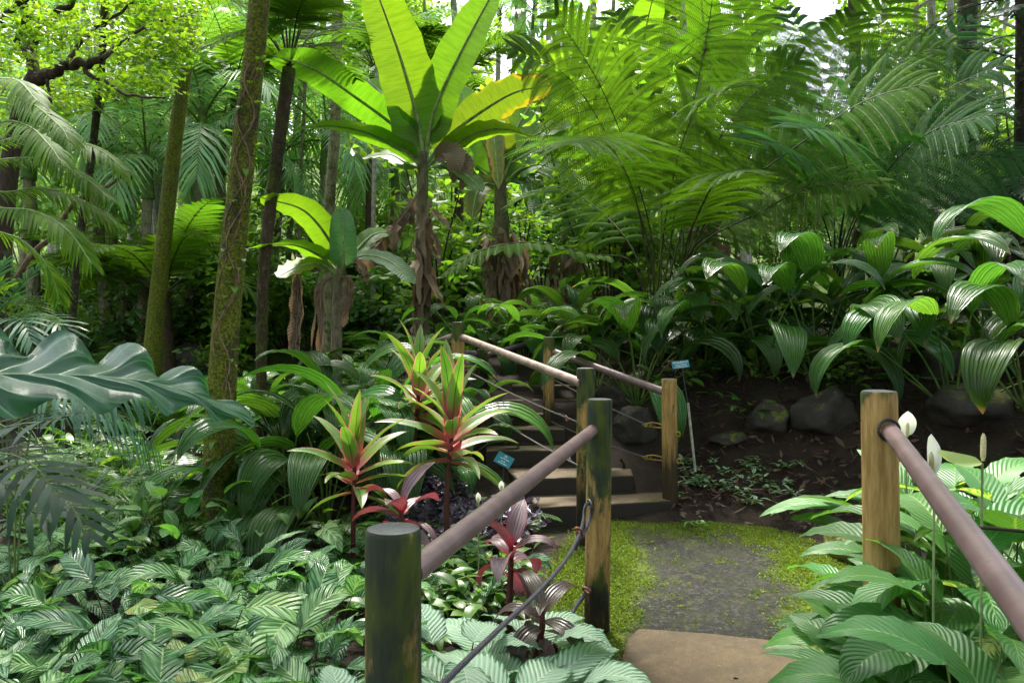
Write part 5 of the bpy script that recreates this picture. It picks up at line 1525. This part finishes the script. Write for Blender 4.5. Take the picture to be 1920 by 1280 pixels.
# ------------------------------------------------------------------ peace lilies beside the right-hand rail
LIL = [g_lily(n_, 1.0) for n_ in (17, 19, 16)]
def pl(i, px, Y_, s_, lb, dz=0.):
    x = gx(px, Y_); place('peace_lily', LIL[i % 3], (x, Y_, float(H(x, Y_)) - .03 + dz), i * 1.9, s_, lb, 'peace lily', 'peace lilies by the rail', .08)
for i, a in enumerate([(2010, 1.95, .9, 'peace lily with the largest leaves, under the mauve rail in the picture corner'), (2080, 1.8, .9, 'peace lily cut off by the picture edge at the rail'), (1800, 2.6, .8, 'peace lily in front of the yellow timber post'),
                      (1880, 2.4, .95, 'peace lily just behind the middle of the mauve rail'), (1765, 3.0, .75, 'peace lily leaning over the mossy path edge'), (1790, 2.9, .9, 'peace lily behind the yellow timber post'),
                      (1900, 2.9, 1., 'peace lily at the picture edge behind the rail'), (1865, 2.3, .6, 'peace lily low at the picture bottom beside the concrete slab'), (1950, 1.85, .62, 'peace lily at the bottom edge below the mauve rail'),
                      (1815, 2.55, .7, 'peace lily hiding the foot of the yellow timber post'), (1900, 2.15, .95, 'tall peace lily in the middle, right under the rail'), (1990, 2.2, 1.05, 'tall peace lily behind the rail near the picture edge'), (1745, 3.6, .75, 'peace lily farther back, beside the moss covered stone'), (1800, 3.6, .9, 'peace lily beneath the white flower'), (1930, 3.7, 1., 'peace lily in the back row at the picture edge'), (1850, 4.3, .9, 'peace lily in front of the shaded rock')]):
    pl(i, *a)
TALL = [g_rosette(n_, (.5, .74), (.28, .38), (.12, .16), (88, 72), (.6, 1.5), OVATE, 'lily', 'green', 8, .16, 0, .03, 4, .12, .005, (5, 50), 11) for n_ in (12, 14)]
for i, (px, Y_, s_, lb) in enumerate([(1775, 2.5, .98, 'long-stalked peace lily right in front of the yellow post foot'), (1830, 2.3, .95, 'long-stalked peace lily under the upper part of the mauve rail'), (1840, 2.6, 1.1, 'long-stalked peace lily behind the middle of the mauve rail'), (1900, 1.9, 1., 'long-stalked peace lily under the lower rail')]):
    x = gx(px, Y_); place('peace_lily', TALL[i % 2], (x, Y_, float(H(x, Y_)) - .03), i * 2.3, s_, lb, 'peace lily', 'peace lilies by the rail', .06)
def spathe(label, px, py, Y_, L, w, face, mat='spathe', lean=(0, 0), up=(0, 0, 1)):
    c = at(px, py, Y_); x, y = c[0] + lean[0], c[1] + lean[1]
    z = float(H(x, y))
    o = empty('lily_flower', (x, y, z), label, 'flower', 'peace lily flowers')
    mb = MB(); mb.tube(crom([(x, y, z - .02), ((x + c[0]) / 2, (y + c[1]) / 2, (z + c[2]) / 2 + .03), c], 12), .0035, 8); part('stalk', mb, MS['pale'], o)
    fv = np.array(face, float)
    mb = MB(); U_ = nrmz(np.array(up, float)); P = crom([c, c + U_ * L * .4 - fv * L * .10, c + U_ * L * .75 - fv * L * .06, c + U_ * L + fv * L * .12], 14)
    mb.blade(P, fv, w, beta(.5, .62), 8, .28, -.2, 0., 3, .5); part('spathe', mb, ML[mat], o)
    mb = MB(); mb.tube(crom([c + fv * .008, c + UP * L * .3 + fv * .012, c + UP * L * .55 + fv * .014], 8), np.array([.004, .007, .0075, .0075, .0075, .007, .006, .002]), 8); part('spadix', mb, M_SPADIX, o)
M_SPADIX = m_simple('cream spadix', (.55, .50, .25), .6, 200, .2, .4, .003)
spathe('upright white heart-shaped peace lily flower beside the yellow post top', 1700, 818, 3.3, .105, .075, (-.15, -1, .1))
spathe('narrow white peace lily flower seen edge-on between rail and yellow-green flower', 1752, 890, 2.3, .115, .05, (-.9, -.4, .3), 'spathe')
spathe('yellow-green folded peace lily flower behind the mauve rail', 1842, 868, 2.2, .13, .06, (-.1, -.5, .85), 'spathe_green', up=(-1, 0, .15))
spathe('tiny white flower half hidden behind the near mauve rail', 897, 942, 4.2, .055, .03, (-.2, -1, .1))
spathe('tiny white flower below the small tilted sign', 940, 920, 4.6, .06, .035, (.1, -1, .1))
DIE = [g_rosette(n_, (.25, .45), (.26, .36), (.10, .135), (82, 30), (.6, 1.4), OVATE, 'dief', 'pale', 6, .2, 0, .02, 4, .3, .005, (5, 45), 9) for n_ in (12, 10)]
for i, (px, Y_, s_, lb) in enumerate([(1915, 2.6, 1.0, 'cream-marbled variegated plant at the picture edge above the lilies'), (1870, 3.1, 1., 'cream-marbled variegated plant beneath the hanging whaleback leaves'), (1960, 3.2, 1.15, 'tallest cream-marbled variegated plant, half out of the picture'), (930, 4.7, .55, 'small white-marbled plant at the foot of the tilted sign')]):
    x = gx(px, Y_); place('variegated_plant', DIE[i % 2], (x, Y_, float(H(x, Y_)) + (.1 if i < 3 else 0)), i * 2., s_, lb, 'variegated plant', 'variegated plants')

# ------------------------------------------------------------------ small ground plants
INCH = []
for n_ in (9, 7, 11):
    m = MB()
    for i in range(n_):
        pp, nn = arc((rnd(-.035, .035), rnd(-.035, .035), rnd(.005, .04)), rnd(0, 6.28), R(rnd(0, 40)), rnd(.05, .085), rnd(.2, .9), 5)
        m.blade(pp, nn, rnd(.022, .034), OVATE, 6, .2, rnd=random.random())
    s_ = MB(); s_.tube(crom([(-.05, -.03, .008), (0, .01, .018), (.05, .03, .01)], 8), .004, 6); s_.tube(crom([(-.03, .05, .008), (0, 0, .02), (.03, -.05, .01)], 8), .004, 6)
    INCH.append([('leaves', m.mesh('leaves', ML['inch'])), ('stems', s_.mesh('stems', MS['green']))])
xs = []
for i in range(46):
    px, py = (rnd(1275, 1420), rnd(865, 940)) if i < 30 else (rnd(1400, 1510), rnd(870, 950))
    # follow the bank: find the depth where the ground meets this line of sight
    Yg = next((y for y in np.arange(5.6, 8, .02) if at(px, py, y)[2] <= float(H(gx(px, y), y))), 6.8)
    xs.append((gx(px, Yg), Yg))
xs.sort()
for i, (x, y) in enumerate(xs):
    place('white_striped_plant', INCH[i % 3], (x, y, float(H(x, y))), rnd(0, 6), rnd(.8, 1.25), 'tiny white-striped creeper on the dark bank, %s from the dark-footed yellow post' % ORD[i], 'ground plant', 'white-striped creepers on the bank')
FE = [g_fern(9), g_fern(11, (.5, .8)), g_fern(8, (.35, .55)), g_fern(12, (.6, .95), 'groundfern', .026, .14, 26)]
GR = []
for n_ in (16, 22):
    m = MB()
    for i in range(n_):
        pp, nn = arc((rnd(-.05, .05), rnd(-.05, .05), 0), rnd(0, 6.28), R(rnd(45, 88)), rnd(.3, .6), rnd(.4, 1.8), 7)
        m.blade(pp, nn, rnd(.014, .028), STRAP, 2, .3, rnd=random.random())
    GR.append([('plant', m.mesh('plant', ML['groundfern']))])
SM = [g_rosette(n_, (.12, .35), (.12, .2), (.05, .08), (85, 45), (.4, 1.3), OVATE, 'shrub', 'dark', 4, .2, 0, .02, 3, .3, .003, (0, 45), 6) for n_ in (14, 18)]
PUR = []
for n_ in (9, 12):
    PUR.append(g_shrub(.22, n_, 'purple', .055, 9, .16, 3, .004))
def scatter(name, protos, zone, n, y0, y1, px0, px1, sr, lab, cat, grp, avoid=None, dz=0., tilt=.1):
    pts = []
    for _ in range(n * 6):
        if len(pts) >= n: break
        y = rnd(y0, y1); px = rnd(px0, px1); x = gx(px, y)
        if avoid and avoid(px, x, y): continue
        if any((x - a) ** 2 + (y - b) ** 2 < (.16 * sr[0]) ** 2 for a, b in pts): continue
        pts.append((x, y))
    pts.sort()
    for i, (x, y) in enumerate(pts):
        place(name, random.choice(protos), (x, y, float(H(x, y)) - .02 + dz), rnd(0, 6.28), rnd(*sr), lab % ORD[min(i, len(ORD) - 1)], cat, grp, tilt)
onp = lambda px, x, y: (.0 < x < 2.1 and y < 6.4) or (-.5 < x < 1.4 and 6 <= y < 8.7)
scatter('ground_fern', FE, 0, 34, 8.8, 13.5, 60, 470, (.9, 1.5), 'feathery fern among the mossy trunks, %s from the picture edge', 'fern', 'ferns in the stream hollow')
scatter('ground_fern', FE, 0, 30, 12., 17., -20, 480, (1.5, 2.3), 'tall lush fern behind the mossy trunks, %s from the picture edge', 'fern', 'tall ferns behind the stream hollow')
UB = [g_shrub(1.2, 7, 'tree_bright', .11, 24, .7, 6), g_shrub(1.0, 8, 'groundfern', .10, 26, .7, 6)]
scatter('undergrowth_shrub', UB, 0, 30, 12.5, 18., -20, 900, (1., 1.7), 'low bright undergrowth shrub among the forest trunks, %s from the picture edge', 'shrub', 'undergrowth shrubs of the middle distance')
scatter('ground_fern', FE, 0, 30, 10., 15., 470, 900, (.9, 1.5), 'feathery fern below the bananas, %s from the vine-wrapped trunk', 'fern', 'ferns below the bananas')
scatter('ground_fern', FE, 0, 22, 9.4, 14, 880, 1500, (.9, 1.4), 'feathery fern beyond the steps, %s from the tall banana', 'fern', 'ferns behind the steps')
scatter('ground_fern', FE, 0, 24, 5.4, 8.6, 60, 400, (.6, 1.), 'low feathery fern below the wavy leaf, %s from the picture edge', 'fern', 'ferns under the wavy leaf')
scatter('ground_fern', FE, 0, 14, 4.5, 5.9, 480, 980, (.35, .6), 'small fern around the cordylines, %s counting towards the steps', 'fern', 'ferns around the cordylines', onp)
scatter('grassy_plant', GR, 0, 30, 5.1, 8.2, 20, 400, (.7, 1.1), 'narrow-leaved grassy plant between calatheas and boulders, %s from the picture edge', 'grassy plant', 'grassy plants behind the calatheas')
scatter('leafy_seedling', SM, 0, 34, 4.9, 7.5, 30, 400, (.8, 1.3), 'leafy green seedling behind the calatheas, %s from the picture edge', 'seedling', 'seedlings behind the calatheas')
scatter('leafy_seedling', SM, 0, 36, 3.7, 5.7, 640, 1085, (.55, .95), 'leafy seedling under the near rail, %s counting towards the steps', 'seedling', 'seedlings under the near rail', onp)
scatter('leafy_seedling', SM, 0, 30, 7.0, 9.2, 1240, 1900, (.7, 1.2), 'leafy seedling shaded under the whaleback row, %s from the steps', 'seedling', 'seedlings under the whalebacks', lambda px, x, y: onp(px, x, y) or y < 7.1 + (x < 2) * .3)
scatter('purple_leaved_plant', PUR, 0, 22, 5.2, 6.3, 740, 960, (.9, 1.4), 'low silvery-purple plant around the tallest cordyline, %s on the way to the steps', 'ground plant', 'purple ground plants', onp)
scatter('striped_calathea', CAL, 0, 12, 3.9, 5.2, 700, 1060, (.4, .6), 'small striped calathea under the near rail, %s counting towards the steps', 'calathea', 'small calatheas under the rail', onp)
# broad-leaved seedlings standing beside the trunk
CN = [g_rosette(n_, (.35, .6), (.2, .28), (.09, .12), (88, 62), (.3, 1.2), OVATE, 'lily', 'dark', 6, .2, 0, .02, 3, .2, .004, (10, 65), 8) for n_ in (9, 7)]
for i, (px, Y_, s_, lb) in enumerate([(318, 5.0, .95, 'upright broad-leaved seedling with yellowish leaves next to the vine-wrapped trunk'), (345, 4.7, .85, 'second broad-leaved seedling, touching the vine-wrapped trunk'), (480, 5.1, .8, 'broad-leaved seedling between trunk and whalebacks'), (250, 5.3, .7, 'low broad-leaved seedling under the hanging pale leaflets')]):
    place('broad_leaved_seedling', CN[i % 2], gp(px, Y_), i * 2., s_, lb, 'seedling', 'broad-leaved seedlings')
# stray seedling on the path edge and fallen leaves on the soil
place('path_edge_seedling', SM[0], (gx(1303, 5.95), 5.95, .0), 0, .35, 'tiny lone seedling at the path edge by the first step', 'seedling')
place('path_edge_seedling', SM[1], (gx(1475, 6.0), 6.0, .06), 1, .5, 'small lone seedling on bare soil at the bank foot', 'seedling')
mb = MB(); N = 4200
y = np.concatenate([RNG.uniform(5.8, 9, N // 2), RNG.uniform(2, 14, N // 2)]); px = np.concatenate([RNG.uniform(1250, 1950, N // 2), RNG.uniform(-100, 1250, N // 2)]); x = (px - 960) / 1500 * y
k_ = (RNG.random(len(x)) < .05) | ~(((x > .1) & (x < 2.05) & (y < 6.15)) | ((x > -.6) & (x < 1.25) & (y > 5.9) & (y < 8.9)))
x, y = x[k_], y[k_]; n_ = len(x)
hz = H(x, y) + .04
onp_ = (x > .1) & (x < 2.05) & (y < 6.15) & (y > 2.5)
hz = np.where(onp_, .028, hz)
C = np.stack([x, y, hz + RNG.random(n_) * .015], 1)
A = nrmz(RNG.normal(size=(n_, 3)) * (1, 1, .35)) * RNG.uniform(.02, .07, n_)[:, None]
mb.quads(C, A, nrmz(np.cross(A, RNG.normal(size=(n_, 3)) * .4 + UP)) * RNG.uniform(.008, .022, n_)[:, None], RNG.random(n_))
o = bpy.data.objects.new('leaf_litter', mb.mesh('leaf_litter', ML['litter'])); COL.objects.link(o); tag(o, kind='stuff')

# ------------------------------------------------------------------ the forest behind
PA = [g_palm(h_, 6 if h_ > 6 else 10, bark=b_) for h_, b_ in ((9., 'pale'), (7., 'green'), (11., 'pale'), (5., 'green'), (3.2, 'green'))]
spots = []
for px, Y_, k in [(222, 14, 1), (252, 17, 0), (285, 19, 2), (312, 15, 0), (340, 22, 2), (375, 18, 1), (392, 25, 2), (205, 22, 2), (170, 18, 3), (95, 20, 0), (40, 16, 1), (130, 26, 2), (520, 18, 3), (655, 21, 0), (672, 27, 2), (740, 24, 2), (765, 19, 3), (885, 22, 0), (930, 30, 2), (945, 33, 2), (962, 29, 2), (975, 34, 2), (990, 31, 2), (1008, 36, 2), (1022, 30, 2), (1040, 33, 2), (1075, 27, 2), (1110, 24, 0), (1400, 26, 0), (1470, 22, 3), (1760, 20, 0), (1850, 27, 2), (270, 12.5, 4), (350, 13.5, 4), (425, 15, 4), (200, 13, 4), (60, 12.5, 4), (600, 14, 4), (740, 16, 4), (500, 15, 4), (300, 28, 2), (440, 30, 2), (365, 34, 2), (620, 32, 2), (235, 32, 2)]:
    spots.append((gx(px, Y_), Y_, k, px))
spots.sort(key=lambda s: s[3])
for i, (x, y, k, px) in enumerate(spots):
    place('forest_palm', PA[k], (x, y, float(H(x, y)) - .1), rnd(0, 6), rnd(.9, 1.15), 'slim %s forest palm, %s from the picture edge with the crooked tree' % (('pale-trunked' if k in (0, 2) else 'green-trunked') if k < 3 else 'short young', ORD[i]), 'palm', 'palms of the forest behind', .05)
SLIM = [g_palm(h_, 7, (1.2, 1.7), .055, b_, 'palm_far', lean=.5, Ll=.5) for h_, b_ in ((6.2, 'pale'), (4.6, 'green'), (8., 'pale'), (3.4, 'green'))]
spots = sorted((gx(px, y), y, k) for px, y, k in ((195, 16, 0), (238, 20, 2), (262, 15, 1), (298, 18, 2), (322, 23, 0), (348, 16.5, 3), (366, 20, 2), (385, 15.5, 1), (402, 22, 2), (418, 18, 0), (440, 25, 2), (505, 20, 0), (532, 16, 1), (556, 24, 2),
          (590, 21, 0), (606, 27, 2), (660, 17, 3), (684, 23, 2), (722, 19, 1), (756, 27, 2), (820, 24, 0), (112, 18, 0), (70, 22, 2), (150, 15, 3), (20, 20, 0), (915, 28, 2), (955, 25, 2), (985, 27, 2), (1010, 25, 2), (1032, 28, 2)))
for i, (x, y, k) in enumerate(spots):
    place('slender_palm', SLIM[k], (x, y, float(H(x, y)) - .1), rnd(0, 6), rnd(.9, 1.15), 'very slender young palm with %s trunk, %s of its kind from the crooked tree' % ('pale' if k in (0, 2) else 'greenish', ORD[i]), 'palm', 'slender palms of the forest behind', .05)
SH = [g_shrub(1.7, 7), g_shrub(2.4, 8, 'tree_bright', .13, 22, .8), g_shrub(1.3, 6, 'groundfern', .09, 26), g_shrub(3.0, 8, 'tree_bright', .15, 24, 1.0, 6)]
spots = []
for _ in range(70):
    y = rnd(11, 24); px = rnd(-60, 1980); spots.append((px, y))
spots.sort()
for i, (px, y) in enumerate(spots):
    x = gx(px, y)
    k = random.choice((0, 1, 2, 3)) if px < 1150 else random.choice((0, 2, 0, 1))
    place('forest_shrub', SH[k], (x, y, float(H(x, y)) - .05), rnd(0, 6), rnd(.9, 1.5), '%s forest shrub, %s from the picture edge with the crooked tree' % (('leafy green', 'tall yellow-green', 'low fine-leaved', 'tallest sunlit')[k], ORD[i]), 'shrub', 'shrubs of the undergrowth')
TR = [g_tree(8, .08, 'tree_bright', 9, 34, .19), g_tree(12, .12, 'tree', 10, 34, .22), g_tree(10, .10, 'tree_bright', 10, 34, .20, crown=(.3, 1.)), g_tree(14, .14, 'tree', 12, 34, .24, 'pale', (.35, 1.), 3.)]
spots = [(-160, 16, 1), (60, 22, 2), (180, 28, 0), (330, 26, 0), (440, 24, 2), (640, 20, 0), (730, 30, 2), (800, 21, 2), (1150, 22, 2), (1250, 20, 0), (1330, 28, 3), 
         (1640, 22, 1), (1700, 19, 1), (1740, 26, 1), (1790, 17, 1), (1300, 17, 1), (1400, 19, 1), (1830, 32, 3), (1950, 22, 1), (120, 36, 3), (500, 36, 3), (280, 40, 1), (680, 40, 3), (1220, 38, 3)]
spots.sort()
for i, (px, y, k) in enumerate(spots):
    x = gx(px, y)
    place('forest_tree', TR[k], (x, y, float(H(x, y)) - .1), rnd(0, 6), rnd(.9, 1.2), '%s broadleaf forest tree, %s from the picture edge with the crooked tree' % (('young yellow-green', 'tall green', 'sunlit yellow-green', 'tallest green')[k], ORD[i]), 'tree', 'broadleaf trees of the forest behind')
for (x, y, hh, sp, lb) in (  # unseen trees added outside the view to shade the near path
                           (3.6, -.5, 7., 3.4, 'unseen tree behind the peace lilies, added to shade the path from above'), (-.4, -2.4, 7.2, 3.6, 'unseen tree behind the viewer, added to shade the path from above'), (2.9, 1.8, 8.2, 3.6, 'unseen slim tree behind the rail of the peace lilies, added to shade the path')):
    place('added_shade_tree', g_tree(hh, .16, 'tree', 14, 110, .24, 'mossy_dark', (.72, 1.), sp, 9), (x, y, float(H(x, y))), rnd(0, 6), 1., lb, 'tree', 'unseen trees added to shade the path')
# dark conifer-like sprays in the shade at the picture edge
cn = gp(1905, 9.4)
co_ = empty('conifer', cn, 'dark conifer with flat drooping needle sprays at the shaded picture edge', 'tree')
mb = MB(); mb.tube(crom([np.array(cn) - (0, 0, .2), np.array(cn) + (.05, 0, 2.5), np.array(cn) + (0, 0, 6)], 16), np.linspace(.12, .05, 16), 10); part('trunk', mb, MT['mossy_dark'], co_)
mb = MB()
for i in range(34):
    z = .8 + i * .145; az = i * 2.4
    pp, nn = arc(np.array(cn) + (0, 0, z), az, R(rnd(5, 25)), rnd(1.1, 1.7) * (1 - i * .01), rnd(.5, .9), 10, 1.2)
    tfrond(mb, pp, nn, .38, 14, .15, 18, .045, .010, .25, 1.1, 0, 1, .012)
part('sprays', mb, [ML['conifer'], MT['branch']], co_)
# far wooded slope that reads as one mass
mb = MB(); cs, rad = [], []
for i in range(1000):
    y = rnd(38, 62); px = rnd(-250, 2170); x = gx(px, y)
    top = 7.0 + 2.5 * noise.noise(Vector((x * .09, y * .05, 2))) + 4 * noise.noise(Vector((x * .3, 3, 1)))
    if 1440 < px < 1660 or 925 < px < 1010 or px > 1830: top *= .38
    if -100 < px < 90: top *= .8
    cs.append((x, y, float(H(x, y)) + rnd(.1, 1) ** .8 * top)); rad.append(rnd(.7, 1.7))
leafcloud(mb, np.array(cs), np.array(rad), 60, .42, .6)
o = bpy.data.objects.new('distant_forest', mb.mesh('distant_forest', ML['tree_bright'])); COL.objects.link(o); tag(o, kind='stuff')
